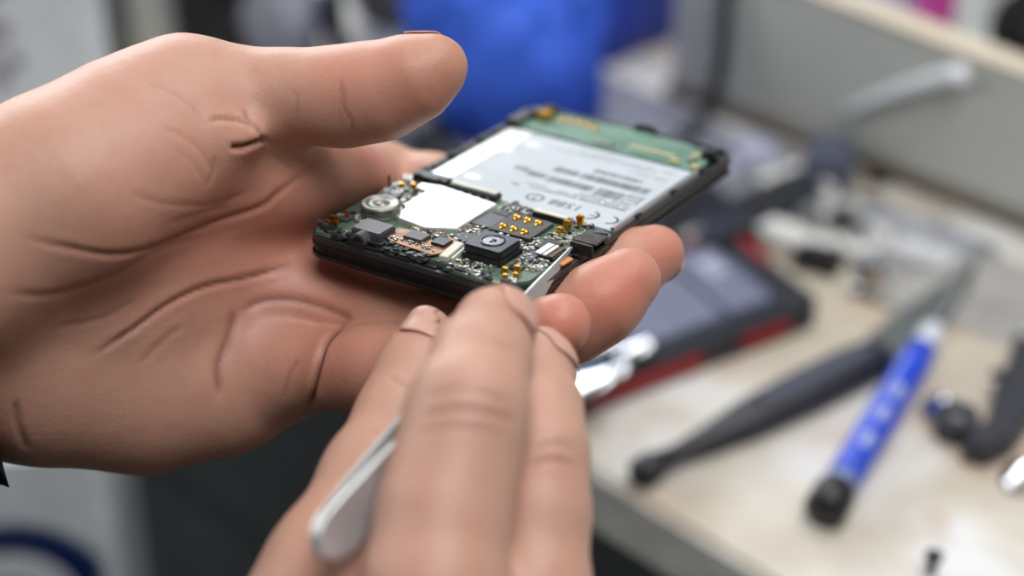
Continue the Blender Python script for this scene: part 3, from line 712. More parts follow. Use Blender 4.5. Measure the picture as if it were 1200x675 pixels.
cre = [  # image-plane tracks of the palm lines, width px, depth mm, tint, distance range
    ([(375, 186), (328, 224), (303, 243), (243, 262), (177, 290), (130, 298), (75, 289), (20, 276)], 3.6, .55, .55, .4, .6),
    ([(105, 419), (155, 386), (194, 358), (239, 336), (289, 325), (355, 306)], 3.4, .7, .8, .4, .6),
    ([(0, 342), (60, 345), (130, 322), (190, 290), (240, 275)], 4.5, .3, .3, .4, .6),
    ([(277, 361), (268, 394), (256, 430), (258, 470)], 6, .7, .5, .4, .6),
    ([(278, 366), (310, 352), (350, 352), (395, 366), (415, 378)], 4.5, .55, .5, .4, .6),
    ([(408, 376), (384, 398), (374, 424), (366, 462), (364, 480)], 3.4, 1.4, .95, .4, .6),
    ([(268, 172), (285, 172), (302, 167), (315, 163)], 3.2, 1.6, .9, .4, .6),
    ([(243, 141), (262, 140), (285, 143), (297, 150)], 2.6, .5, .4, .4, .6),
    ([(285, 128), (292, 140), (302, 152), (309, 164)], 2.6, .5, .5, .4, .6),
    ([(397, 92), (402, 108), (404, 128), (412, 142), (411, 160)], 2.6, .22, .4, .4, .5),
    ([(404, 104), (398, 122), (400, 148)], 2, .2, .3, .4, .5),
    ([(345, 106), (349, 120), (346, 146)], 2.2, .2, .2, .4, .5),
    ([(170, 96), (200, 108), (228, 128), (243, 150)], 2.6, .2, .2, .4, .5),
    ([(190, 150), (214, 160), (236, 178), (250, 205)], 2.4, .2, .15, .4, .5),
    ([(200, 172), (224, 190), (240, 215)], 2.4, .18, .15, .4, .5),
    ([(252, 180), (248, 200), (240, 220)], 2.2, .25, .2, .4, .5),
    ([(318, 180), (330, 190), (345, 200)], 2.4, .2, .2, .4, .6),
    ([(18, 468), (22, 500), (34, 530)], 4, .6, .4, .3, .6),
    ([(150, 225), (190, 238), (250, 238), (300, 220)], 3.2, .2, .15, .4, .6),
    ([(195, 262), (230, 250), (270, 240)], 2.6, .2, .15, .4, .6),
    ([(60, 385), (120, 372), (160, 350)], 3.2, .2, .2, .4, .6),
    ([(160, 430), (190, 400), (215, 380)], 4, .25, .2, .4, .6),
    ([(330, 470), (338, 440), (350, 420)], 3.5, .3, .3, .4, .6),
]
blobs = [(655, 385, .440, 9, .6), (735, 335, .452, 11, .6), (700, 365, .452, 9, .15), (775, 292, .476, 9, .5), (500, 95, .448, 14, .30), (405, 90, .452, 8, .3), (455, 190, .50, 14, .55), (370, 270, .485, 20, .2), (390, 330, .48, 18, .2), (420, 430, .46, 14, .30), (230, 250, .46, 26, .2), (152, 130, .446, 3.4, .45), (320, 440, .47, 16, .15), (310, 210, .48, 14, .25)]
bumps = [(215, 200, .45, 12, .6)]
lh_o = v2w(V3(150, 300, .48)[None])[0]
left_hand = sculpt('left_hand', f, D, skinL, cre, blobs, bumps, lh_o)
tag(left_hand, 'bare left hand, palm up and thumb raised, cradling the opened phone', 'hand')
def bw(x, y, d): return at(x, y, d)
# thumb nail seen edge-on along the top, and nails of middle and ring finger seen edge-on
nail('fingernail', left_hand, bw(482, 42, .464), bw(522, 44, .461), UV*.8+FV*.62, .0125, nailm)
nail('fingernail', left_hand, bw(768, 336, .492), bw(800, 300, .487), RV*.7-UV*.62+FV*.32, .0105, nailm)
# dark sleeve
slv = mat('black_sleeve', (24, 25, 30), .85, var=.3, vscale=90, bump=.5, bscale=500)
def cuff(name, pts, m, parent):           # pts: (px,py,d,r_px, tilt)
    bm = bmesh.new(); rings = []; n = 72
    P = [Vector(at(*p[:3])) for p in pts]
    for i, p in enumerate(pts):
        d = (P[min(i+1, len(P)-1)]-P[max(i-1, 0)]).normalized(); d = (d + Vector(UV)*p[4]).normalized()
        x = Vector(FV).cross(d).normalized(); y = d.cross(x); R = p[3]*p[2]/FPX
        rings.append([bm.verts.new(P[i]+x*R*math.cos(2*PI*k/n)+y*R*.66*math.sin(2*PI*k/n)-parent.location) for k in range(n)])
    for A, B in zip(rings, rings[1:]):
        for k in range(n): bm.faces.new((A[k], A[(k+1) % n], B[(k+1) % n], B[k]))
    bmesh.ops.solidify(bm, geom=bm.faces[:], thickness=.0016)
    o = fin(name, bm, m, parent, True); return o
cuff('sleeve', [(-800, 720, .35, 250, 0), (-480, 560, .38, 225, 0), (-260, 470, .41, 205, .1), (-240, 450, .42, 190, .1), (-200, 430, .432, 178, .4), (-160, 440, .452, 172, .5), (-118, 444, .461, 166, .8), (-92, 446, .463, 162, .85)], slv, left_hand)

# ---------------- right hand
g = Field((-95, -235, -520), (45, 8, -330), .8)
D = g.new()
g.chain(D, [(470, 1250, .33, 185), (480, 1000, .355, 172), (500, 850, .385, 150)], 12)
g.chain(D, [(500, 860, .385, 130), (520, 730, .395, 92)], 12)
g.chain(D, [(470, 870, .39, 110), (380, 760, .405, 90), (395, 700, .405, 70)], 12)
g.chain(D, [(560, 880, .40, 110), (625, 760, .405, 62)], 12)
g.chain(D, [(470, 740, .402, 70), (440, 690, .402, 52)], 12)
def chainR(pts, k=5):
    G = g.new(); g.chain(G, pts, k); return G
IDX = chainR([(505, 780, .378, 92), (510, 690, .381, 82), (521, 600, .386, 74), (536, 535, .390, 69), (549, 478, .393, 67), (564, 422, .405, 55), (580, 384, .419, 43), (589, 362, .429, 25)])
MID = chainR([(612, 800, .395, 74), (622, 690, .400, 66), (628, 600, .405, 60), (631, 530, .409, 54), (630, 480, .416, 48), (629, 435, .430, 40), (632, 408, .440, 27)])
THB = chainR([(330, 790, .397, 96), (392, 668, .410, 78), (440, 560, .424, 60), (470, 490, .434, 50), (490, 435, .441, 45), (502, 388, .446, 28)])
RNG = chainR([(650, 800, .425, 64), (628, 680, .450, 52), (600, 590, .468, 44), (560, 540, .474, 40), (540, 512, .474, 30)])
PNK = chainR([(630, 880, .435, 60), (610, 760, .468, 46), (580, 680, .484, 40), (540, 620, .488, 36), (515, 600, .487, 28)])
FF = g.new()
for G in (RNG, PNK, MID, IDX): g.comb(FF, (slice(None),)*3, G, 1.2)
g.comb(D, (slice(None),)*3, FF, 6)
g.comb(D, (slice(None),)*3, THB, 4)
creR = [
    ([(498, 470), (520, 460), (550, 458), (580, 466), (606, 474)], 4, .35, .25, .3, .42),
    ([(492, 490), (520, 482), (552, 482), (585, 488), (606, 494)], 5, .4, .3, .3, .42),
    ([(488, 508), (520, 502), (560, 503), (600, 510)], 4, .25, .2, .3, .42),
    ([(520, 408), (545, 398), (575, 400), (610, 412)], 4, .3, .2, .3, .43),
    ([(524, 395), (555, 388), (590, 392)], 3.5, .25, .15, .3, .43),
    ([(622, 532), (645, 520), (672, 526)], 4, .3, .25, .3, .45),
    ([(620, 548), (645, 540), (676, 546)], 4, .3, .25, .3, .45),
    ([(455, 440), (475, 452), (495, 456)], 3, .3, .3, .4, .46),
    ([(430, 500), (450, 512), (470, 516)], 3, .25, .2, .4, .46),
]
blR = [(541, 484, .372, 5, .3), (528, 480, .372, 10, .1), (648, 540, .395, 6, .2), (600, 370, .41, 7, .30), (500, 380, .44, 8, .3), (420, 640, .39, 16, .35), (500, 610, .36, 18, .12)]
buR = [(545, 482, .376, 8, .7), (646, 535, .40, 7, .6), (560, 405, .395, 5, .3)]
rh_o = v2w(V3(520, 640, .40)[None])[0]
right_hand = sculpt('right_hand', g, D, skinR, creR, blR, buR, rh_o)
tag(right_hand, 'bare right hand at the bottom pinching the steel tweezers between thumb and fingers', 'hand')
nail('fingernail', right_hand, bw(604, 384, .41), bw(592, 342, .425), RV*.75-FV*.66, .0100, nailm)
nail('fingernail', right_hand, bw(652, 432, .425), bw(636, 388, .438), RV*.72-FV*.68, .0100, nailm)
nail('fingernail', right_hand, bw(486, 384, .436), bw(506, 358, .444), UV*.45-FV*.5-RV*.6, .0105, nailm)
cuff('sleeve', [(470, 1700, .29, 260, 0), (472, 1500, .305, 240, 0), (475, 1330, .322, 222, 0), (478, 1180, .338, 212, 0), (480, 1150, .34, 204, 0)], slv, right_hand)

# ---------------- tweezers
TA = at(372, 650, .378); TB = at(667, 291, plane_d(667, 291, 4.3))
twz = empty('tweezers', TA, 0, 'thin steel tweezers held in the right hand, tip on the circuit board', 'tweezers')
ax = (TB-TA); TL = ax.length; ax.normalize()
vw = (Vector(CAM)-TA).normalized(); sd = ax.cross(vw).normalized(); no = sd.cross(ax).normalized()
if no.dot(vw) < 0: no = -no
th = math.radians(-24); sd, no = sd*math.cos(th)+no*math.sin(th), no*math.cos(th)-sd*math.sin(th)
twm = mat('tweezer_steel', (190, 192, 194), .36, .7, var=.06, vscale=90)
def arm(sgn):
    bm = bmesh.new(); prof = [(0, .4), (.008, 2.6), (.03, 4.2), (.07, 4.9), (.16, 4.8), (.32, 4.3), (.5, 3.9), (.68, 3.3), (.82, 2.2), (.93, .95), (1, .22)]
    rows = []
    for i in range(60):
        t = i/59; w_ = np.interp(t, [p[0] for p in prof], [p[1] for p in prof])*K
        gap = sgn*(.0004+.0034*math.sin(PI*min(1, t/1.0))**.8*(1 if t < .5 else (1-((t-.5)/.5)**2)*.999+.001))
        th_ = (.0006 if t > .12 else .0005)
        p = ax*(t*TL)+no*gap
        r = []
        for a, b in ((-1, -.3), (-.9, -1), (.9, -1), (1, -.3), (1, .3), (.9, 1), (-.9, 1), (-1, .3)): r.append(bm.verts.new(p+sd*w_*a+no*th_*b))
        rows.append(r)
    for A, B in zip(rows, rows[1:]):
        for k in range(8): bm.faces.new((A[k], A[(k+1) % 8], B[(k+1) % 8], B[k]))
    bm.faces.new(rows[0][::-1]); bm.faces.new(rows[-1])
    fin('arm', bm, twm, twz, False)
arm(1); arm(-1)
bm = bmesh.new()
vs = []
M4 = Matrix.Translation(ax*.006) @ Matrix((sd, ax, no)).transposed().to_4x4()
box(bm, -.0032, .0032, -.003, .005, -.0009, .0009, .0004, M4); fin('joint', bm, twm, twz)

from mathutils import noise
# =================================================================== THINGS ON THE TABLE
def ang(a, b): return math.atan2(b.y-a.y, b.x-a.x)
blk = mat('matte_black', (26, 27, 31), .42); navy = mat('navy_plastic', (38, 41, 58), .35, var=.1)
wht = mat('white_plastic', (214, 214, 210), .4); lav = mat('pale_lilac_plastic', (168, 170, 190), .35); chrome = mat('mirror_steel', (235, 236, 238), .12, 1)
redp = mat('red_rubber', (150, 20, 26), .45); gry = mat('mid_grey', (120, 121, 126), .5)

# ---- shaded part of the table top, laid as a grey blue sheet
P = [T(330, 330), T(700, 330), T(845, 270), T(930, 200), T(800, 128), T(640, 60), T(470, 20), T(250, 110)]
o = P[0]
bm = bmesh.new(); prism(bm, [(p.x-o.x, p.y-o.y) for p in P], .0001, .0016, .0004)
tag(fin('table_shade', bm, mat('shade_grey_blue', (134, 136, 150), .6, var=.08, vscale=30), None, False, (o.x, o.y, TABLE)), 'shaded part of the table top as a grey blue sheet behind the opened phone', 'shade')

# ---- red and black phone lying on the table
c0 = T(966, 352, .0105); c1 = T(655, 470, .0105); a = ang(c0, c1)
rp = empty('red_black_phone', (c0.x, c0.y, TABLE), a, 'black and navy phone with red side strips lying on the table behind the fingertips', 'phone')
LX, LY = .124, -.060       # local +x runs left along the near edge, -y runs into the table
def lb(bm, x0, x1, y0, y1, z0, z1, b=0): box(bm, min(x0, x1), max(x0, x1), min(y0, y1), max(y0, y1), z0, z1, b)
bm = bmesh.new(); prism(bm, rrect(0, LX, LY, 0, .006), .0003, .0105, .0012); fin('body', bm, mat('phone_navy_black', (30, 32, 42), .4), rp)
for x0, x1 in ((.015, .036), (.052, .100)):
    bm = bmesh.new(); lb(bm, x0, x1, -.001, .0009, .0016, .0082, .0006); fin('side_strip', bm, redp, rp)['label'] = 'red side strip'
bm = bmesh.new(); lb(bm, -.0008, .001, -.046, -.012, .002, .0085, .0006); fin('end_strip', bm, redp, rp)['label'] = 'red end strip'
bm = bmesh.new(); lb(bm, .006, .022, -.058, -.047, .0100, .0112, .0004); lb(bm, -.0002, .004, -.05, -.03, .0095, .0111, .0004); fin('corner_strip', bm, redp, rp)['label'] = 'red corner strip'
bm = bmesh.new(); prism(bm, rrect(.012, .086, -.053, -.0065, .003), .0105, .0112, .0003); fin('screen_bezel', bm, navy, rp)
bm = bmesh.new(); prism(bm, rrect(.036, .080, -.049, -.010, .002), .0112, .0116, .0002); fin('screen', bm, mat('screen_lilac', (118, 122, 146), .18, coat=.5, var=.06), rp)
bm = bmesh.new(); prism(bm, rrect(.015, .0335, -.049, -.010, .002), .0112, .0116, .0002); fin('screen', bm, MATS['screen_lilac'], rp)
bm = bmesh.new(); lb(bm, .019, .027, -.042, -.030, .0116, .0122, .0004); fin('earpiece', bm, mat('pale_lilac_plastic', (1, 1, 1)), rp)
bm = bmesh.new(); lb(bm, .088, .121, -.050, -.006, .0103, .0110, .0003); fin('metal_backing', bm, mat('backing_grey', (84, 92, 96), .3, .5), rp)
hv = (-(T(690, 440)-Vector(CAM)).normalized() + (Vector((-1.35, 3.2, 1.85))-T(690, 440)).normalized()).normalized()
def glint(name, loc, r, parent=None, m=chrome, jig=0, sx=1.0):  # disc tilted to throw the window's reflection at the camera
    bm = bmesh.new(); lathe(bm, [(0, .0006+r*.012), (r*.7, .0006), (r*.95, 0), (r, -.0012), (0, -.0012)], 24, Matrix.Diagonal((sx, 1, 1, 1)))
    o = fin(name, bm, m, parent, True); wl = Vector(loc) if parent is None else c0 + Matrix.Rotation(a, 3, 'Z') @ Vector((loc[0], loc[1], 0)); hh = (-(wl-Vector(CAM)).normalized() + (Vector((-1.2, 3.6, 1.75))-wl).normalized()).normalized(); M3 = Vector((0, 0, 1)).rotation_difference(hh).to_matrix().to_4x4()
    o.rotation_euler = (Matrix.Rotation(-a if parent else 0, 4, 'Z') @ M3).to_euler(); o.location = loc; return o
for px_, py_, r, sx_ in ((684, 447, .0085, 1.4), (719, 433, .0048, 1.2), (738, 408, .0060, 1.5), (706, 402, .0050, 1.2)):
    q_ = T(px_, py_, .0125)-c0; q_ = Matrix.Rotation(-a, 3, 'Z') @ Vector((q_.x, q_.y, 0)); glint('metal_dome', (q_.x, q_.y, .0125), r, rp, chrome, 0, sx_)
bm = bmesh.new()
for i in range(9): lb(bm, .090+.0035*i, .0915+.0035*i, -.047, -.045, .011, .0125, .0002)
fin('contact_row', bm, gold, rp)

# ---- black knife
k0, k1, k2, k3 = T(752, 554, .005), T(890, 490, .006), T(1035, 412, .006), T(1135, 318, .003)
kn = empty('craft_knife', (k0.x, k0.y, TABLE), ang(k0, k2), 'black handled knife with long grey blade between the red striped phone and blue screwdriver', 'knife')
Lk = (Vector((k2.x, k2.y, 0))-Vector((k0.x, k0.y, 0))).length
bm = bmesh.new()
st = [(-.004, .0015, .002), (-.002, .0042, .0045), (.004, .0046, .0048), (.008, .0034, .0036), (.014, .0030, .0032), (.03, .0046, .0042), (.045, .0068, .0052), (.07, .0082, .0058), (.095, .0080, .0058), (Lk-.004, .0070, .005), (Lk, .0055, .004)]
rings = []
for x, wy, hz in st:
    rings.append([bm.verts.new((x, wy*math.copysign(abs(math.cos(t))**.7, math.cos(t)), .0055+hz*math.copysign(abs(math.sin(t))**.7, math.sin(t)))) for t in [2*PI*i/20 for i in range(20)]])
for A, B in zip(rings, rings[1:]):
    for i in range(20): bm.faces.new((A[i], A[(i+1) % 20], B[(i+1) % 20], B[i]))
bm.faces.new(rings[0][::-1]); bm.faces.new(rings[-1]); fin('handle', bm, mat('knife_handle', (34, 35, 44), .36, var=.1), kn, True)
bm = bmesh.new(); prism(bm, [(.05, -.003), (.1, -.0035), (.1, .0035), (.05, .003)], .0108, .0120, .0004); fin('grip_inlay', bm, mat('inlay_grey', (74, 76, 92), .35), kn)
kd = Vector((k3.x-k2.x, k3.y-k2.y, 0)); ka = math.atan2(kd.y, kd.x)-ang(k0, k2); kl = kd.length
def kr(x, y): return (Lk-.008+x*math.cos(ka)-y*math.sin(ka), x*math.sin(ka)+y*math.cos(ka))
bm = bmesh.new(); prism(bm, [kr(0, -.0075), kr(.02, -.0095), (kr(kl*.6, -.0065)), kr(kl+.006, 0), kr(kl*.5, .0070), kr(0, .0085)], .0024, .0037, .0003); tag(fin('blade', bm, mat('blade_grey', (112, 118, 118), .38, .6), kn), 'grey tapering blade')
bm = bmesh.new(); lathe(bm, [(0, .0122), (.002, .012), (.0022, .0108)], 16, Matrix.Translation((Lk-.012, 0, 0))); fin('rivet', bm, mat('dull_steel', (1, 1, 1)), kn)

# ---- blue screwdriver
s0, s1 = T(972, 588, .0065), T(1143, 308, .0105)
sd_ = empty('precision_screwdriver', s0, 0, 'blue handled precision screwdriver with black end cap and steel shaft', 'screwdriver')
sx = (s1-s0); SL = sx.length; Ms = frame_from(sx).to_4x4()
kk = SL
def rod(name, prof, m, smooth=True, label=None):
    bm = bmesh.new(); lathe(bm, [(r, z*kk) for r, z in prof], 28, Ms); o = fin(name, bm, m, sd_, smooth)
    if label: o['label'] = label
    return o
rod('end_cap', [(0, -.045), (.0052, -.043), (.0068, -.03), (.0069, .03), (.0060, .05), (.003, .055), (0, .055)], mat('cap_black', (22, 22, 25), .4), True, 'black swivel end cap')
rod('cap_collar', [(0, .05), (.0048, .052), (.0052, .062), (.0050, .085), (0, .087)], mat('collar_pale', (140, 156, 200), .25, .3))
rod('handle', [(0, .085), (.0052, .087), (.0056, .1), (.0056, .50), (.0058, .53), (.0052, .60), (0, .60)], mat('blue_handle', (28, 70, 205), .3, coat=.3, var=.05), True, 'bright blue handle')
rod('nose', [(0, .60), (.0044, .60), (.0046, .63), (.0042, .68), (.0026, .70), (0, .70)], mat('nose_white', (212, 216, 224), .3), True, 'white nose collar')
rod('shaft', [(0, .70), (.0019, .70), (.0019, .95), (.0012, 1.0), (0, 1.0)], mat('dull_steel', (1, 1, 1)))
vdir = (Vector(CAM)-s0); vdir = (vdir - sx.normalized()*vdir.dot(sx.normalized())).normalized(); sde = sx.normalized().cross(vdir)
for i, t in enumerate((.19, .29, .38)):       # pale worn printing on the handle, three illegible characters
    bm = bmesh.new(); r = 8; c_ = sx*t
    for q_ in range(3):
        dx = (q_-1)*.0026
        tube(bm, [c_+vdir*.0056+sx.normalized()*(dx-.0008)-sde*.0014, c_+vdir*.00585+sx.normalized()*(dx+.0008), c_+vdir*.0056+sx.normalized()*(dx-.0004)+sde*.0014], .0008, 8, 3)
    fin('handle_print', bm, mat('print_white', (196, 208, 238), .4), sd_)

# ---- black bracket with ring at the right edge
b0 = T(1120, 500, .003)
bk = empty('phone_part_bracket', (b0.x, b0.y, TABLE), 0, 'black plastic bracket with a round ring end at the right edge of the photo', 'bracket')
rel = lambda x, y: (T(x, y, .004).x-b0.x, T(x, y, .004).y-b0.y)
bm = bmesh.new(); prism(bm, [rel(*p) for p in ((1136, 510), (1156, 500), (1164, 460), (1182, 428), (1188, 398), (1202, 404), (1240, 420), (1232, 462), (1200, 506), (1186, 524), (1156, 538), (1128, 530))], .0004, .0082, .0012); fin('arm', bm, mat('bracket_black', (44, 45, 54), .4), bk)
bm = bmesh.new(); n = 28
ring_prism(bm, [(.0072*math.cos(2*PI*i/n), .0072*math.sin(2*PI*i/n)) for i in range(n)], [(.0038*math.cos(2*PI*i/n), .0038*math.sin(2*PI*i/n)) for i in range(n)], .0004, .0085); fin('ring', bm, MATS['bracket_black'], bk)
bm = bmesh.new(); lathe(bm, [(.0038, .0055), (.0018, .0045), (.0018, .0004)], 20); fin('bushing', bm, chrome, bk)
bm = bmesh.new(); lathe(bm, [(0, .0102), (.002, .010), (.0026, .0082)], 16, Matrix.Translation((*rel(1166, 452), 0))); fin('peg', bm, MATS['bracket_black'], bk)

# ---- mirror discs added to make the bright highlights on the table
for (x, y, r, l) in ((1095, 474, .0064, 'added mirror disc for the highlight between the blue screwdriver and the ringed bracket'), (1190, 554, .0068, 'added mirror disc for the highlight at the lower right edge below the ringed bracket'), (1092, 669, .0022, None)):
    p = T(x, y, .0035)
    if l: tag(glint('highlight_disc', p, r), l, 'disc')
bm = bmesh.new(); lathe(bm, [(0, .0002), (.0016, .0002), (.0016, .006), (.0028, .0062), (.0028, .0078), (0, .0082)], 14)
p = T(1091, 672); tag(fin('black_screw', bm, blk, None, True, (p.x, p.y, TABLE)), 'small black screw at the bottom edge of the photo', 'screw')

# ---- pile of phone parts
def put(name, px, py, rz, label, cat, build, group=None, z=0.0):
    p = T(px, py, z+.003); e = empty(name, (p.x, p.y, TABLE+z), math.radians(rz), label, cat, group); build(e); return e
def frame_part(e, m, lx, ly, h=.005, holes=True):
    bm = bmesh.new(); ring_prism(bm, rrect(-lx/2, lx/2, -ly/2, ly/2, .003), rrect(-lx/2+.004, lx/2-.004, -ly/2+.004, ly/2-.004, .001), .0003, h); fin('frame', bm, m, e)
    bm = bmesh.new(); box(bm, -lx/2+.003, lx/2-.003, -ly/2+.003, ly/2-.003, .0006, .002); fin('backplate', bm, gry if m is not wht else wht, e)
    bm = bmesh.new(); lathe(bm, [(0, h+.0005), (.0022, h+.0004), (.0026, h-.001), (.0026, .001)], 16, Matrix.Translation((lx/2-.007, ly/2-.007, 0))); fin('screw_boss', bm, chrome, e)
def slab(e, m, lx, ly, h, m2=None):
    bm = bmesh.new(); prism(bm, rrect(-lx/2, lx/2, -ly/2, ly/2, min(lx, ly)*.2), .0003, h, h*.15); fin('shell', bm, m, e)
    bm = bmesh.new(); prism(bm, rrect(-lx*.3, lx*.3, -ly*.3, ly*.3, min(lx, ly)*.1), h, h+.0008, .0002); fin('inset', bm, m2 or m, e)
def speaker(e, m, r, h=.004):
    bm = bmesh.new(); lathe(bm, [(0, .0003), (r, .0003), (r, h), (r*.8, h+.0006), (r*.75, h), (r*.3, h+.0005), (0, h+.001)], 24); fin('capsule', bm, m, e, True)
    bm = bmesh.new(); box(bm, -r*.3, r*.3, -r*1.35, -r*.8, .0003, h*.6, .0003); fin('terminal', bm, gold, e)
def flexp(e, m, L, w_, bend, h=.006):
    bm = bmesh.new(); rows = []
    for i in range(17):
        t = i/16; x = (t-.5)*L; y = bend*math.sin(PI*t); z = .0008+h*abs(math.sin(2.3*PI*t))
        rows.append([bm.verts.new((x, y-w_/2, z)), bm.verts.new((x, y+w_/2, z))])
    for A, B in zip(rows, rows[1:]): bm.faces.new((A[0], A[1], B[1], B[0]))
    bmesh.ops.solidify(bm, geom=bm.faces[:], thickness=.0005); fin('ribbon', bm, m, e, True)
    bm = bmesh.new(); box(bm, L/2-.004, L/2+.004, -w_*.8, w_*.8, .0002, .003, .0004); fin('plug', bm, blk, e)
orange = mat('flex_orange', (176, 126, 70), .4)
grp = None
put('speaker_capsule', 886, 180, 20, 'pale lilac round speaker capsule at the far end of the parts pile', 'speaker', lambda e: speaker(e, lav, .0085, .007))
put('plastic_cover', 930, 208, 30, 'oblong cream white cover lying at the back of the parts pile', 'cover', lambda e: slab(e, wht, .030, .012, .006))
put('speaker_capsule', 958, 233, 60, 'small bright white round capsule in the middle of the parts pile', 'speaker', lambda e: speaker(e, wht, .0065, .008))
put('battery_pack', 905, 246, 38, 'thick navy black battery lying across the parts pile', 'battery', lambda e: slab(e, navy, .046, .022, .009, blk))
put('battery_pack', 852, 268, 20, 'thin black battery tucked behind the red striped phone', 'battery', lambda e: slab(e, blk, .044, .026, .007, navy))
put('phone_housing', 970, 205, 75, 'dark slate housing block beside the upright board', 'housing', lambda e: slab(e, mat('slate', (78, 82, 100), .4), .026, .020, .015))
put('phone_casing', 850, 226, 35, 'pale lilac empty phone frame partly behind the opened phone', 'frame', lambda e: frame_part(e, lav, .052, .024, .006))
put('plastic_cover', 925, 284, -38, 'long white rounded cover lying in front of the black battery', 'cover', lambda e: slab(e, wht, .034, .013, .008))
put('phone_casing', 985, 262, 80, 'small light grey frame right of the white rounded cover', 'frame', lambda e: frame_part(e, mat('light_grey', (168, 168, 166), .45), .024, .016, .007))
put('rubber_plug', 988, 272, 20, 'small black rubber plug on the right of the parts pile', 'plug', lambda e: slab(e, blk, .013, .009, .010))
put('phone_housing', 958, 306, -25, 'black wedge shaped part near the far red end of the phone', 'housing', lambda e: slab(e, blk, .018, .010, .008))
put('speaker_capsule', 1022, 312, 0, 'grey round speaker in the pale plastic scraps', 'speaker', lambda e: speaker(e, gry, .0060, .006))
put('flex_cable', 1000, 222, 40, 'thin orange ribbon cable near the foot of the upright board', 'cable', lambda e: flexp(e, orange, .030, .004, .006))
put('flex_cable', 820, 250, -15, 'short pale ribbon cable close to the corner of the opened phone', 'cable', lambda e: flexp(e, mat('pinkish_flex', (176, 158, 148), .45), .020, .008, .004))
put('metal_clip', 945, 262, 50, 'bright silver clip between the two batteries and the light grey frame', 'clip', lambda e: slab(e, chrome, .016, .005, .010))
put('metal_clip', 1050, 262, 15, 'silver clip at the back of the pale plastic scraps', 'clip', lambda e: slab(e, chrome, .010, .005, .005))
put('plastic_cover', 790, 262, 10, 'dark grey cover just below the right edge of the opened phone', 'cover', lambda e: slab(e, mat('charcoal', (58, 58, 64), .5), .030, .018, .005))
put('plastic_cover', 812, 298, 30, 'light grey rounded cover between the fingertip and the parts pile', 'cover', lambda e: slab(e, mat('light_grey', (1, 1, 1)), .012, .008, .012), z=.0)
put('phone_casing', 1010, 284, 25, 'white square frame in front of the silver clip', 'frame', lambda e: frame_part(e, wht, .022, .018, .006))
put('plastic_cover', 1075, 300, -30, 'milky white cover nearest to the tip of the knife blade', 'cover', lambda e: slab(e, mat('milky', (196, 196, 198), .35), .026, .014, .006))
put('phone_housing', 846, 296, 35, 'black shell fragment touching the far corner of the red striped phone', 'housing', lambda e: slab(e, blk, .026, .014, .013, navy))
put('battery_pack', 800, 244, 30, 'navy battery half hidden behind the corner of the opened phone', 'battery', lambda e: slab(e, navy, .034, .018, .008, blk))
# crumpled clear-white plastic bag
def crumple(name, px, py, lx, ly, h, m, label, cat, seed, rz=0, nx=34, facet=True):
    r = np.random.default_rng(seed); p = T(px, py); xs = np.linspace(-1, 1, nx); bm = bmesh.new(); G = []
    pts = r.uniform(-1.2, 1.2, (26, 2)); hs = r.uniform(0, 1, 26)
    for i in range(nx):
        row = []
        for j in range(nx):
            x, y = xs[i], xs[j]; d = np.hypot(pts[:, 0]-x, pts[:, 1]-y); k = np.argsort(d)[:2]
            z = hs[k[0]]*.6 + .5*min(1, (d[k[1]]-d[k[0]])*2); e_ = max(0, 1-(x*x+y*y)**1.5*.8)
            row.append(bm.verts.new((x*lx/2*(1+.08*r.standard_normal()*(i in (0, nx-1))), y*ly/2, .0006+h*z*e_)))
        G.append(row)
    for i in range(nx-1):
        for j in range(nx-1): bm.faces.new((G[i][j], G[i+1][j], G[i+1][j+1], G[i][j+1]))
    bmesh.ops.solidify(bm, geom=bm.faces[:], thickness=.0003)
    o = fin(name, bm, m, None, not facet, (p.x, p.y, TABLE)); o.rotation_euler = (0, 0, math.radians(rz)); tag(o, label, cat); return o
film = mat('clear_film', (214, 216, 222), .22, trans=.35, coat=.4)
crumple('plastic_bag', 1062, 282, .060, .034, .012, film, 'crumpled clear plastic bag near the tip of the knife blade', 'plastic bag', 3, -40)
crumple('tissue_paper', 1150, 345, .085, .05, .004, mat('tissue', (208, 206, 202), .8), 'flat white tissue lying between the knife blade and the right edge', 'tissue', 5, -30)
crumple('plastic_wrap', 890, 190, .030, .014, .006, film, 'twist of clear wrap beside the lilac speaker capsule', 'plastic wrap', 9, 30)
# small loose bits
sb = None
for i, (x, y, l) in enumerate(((1040, 330, 'tiny steel screw in front of the pale scraps'), (880, 205, 'tiny steel screw beside the pale lilac frame'), (1108, 262, 'tiny steel screw near the foot of the board'), (1003, 345, 'tiny steel screw between the red striped phone and the knife'))):
    p = T(x, y)
    if sb is None:
        bm = bmesh.new(); lathe(bm, [(0, .0002), (.001, .0002), (.001, .003), (.0022, .0032), (.0022, .0045), (0, .0048)], 14); sb = fin('steel_screw', bm, chrome, None, True); q = sb
    else: q = sb.copy(); COL.objects.link(q)
    q.location = (p.x, p.y, TABLE); tag(q, l, 'screw')

# ---- black cable
bm = bmesh.new()
cp = [at(854, -120, .79), at(851, -30, .795), at(849, 40, .80), at(843, 88, .806), at(828, 130, .811), T(800, 162, .0052), T(765, 196, .0052), T(710, 225, .0052), T(680, 235, .0052), T(650, 240, .0052)]
tube(bm, [p-cp[5] for p in cp], .0030, 14)
tag(fin('black_cable', bm, mat('cable_black', (30, 32, 34), .45), None, True, cp[5]), 'black cable hanging down in front of the left end of the upright board', 'cable')

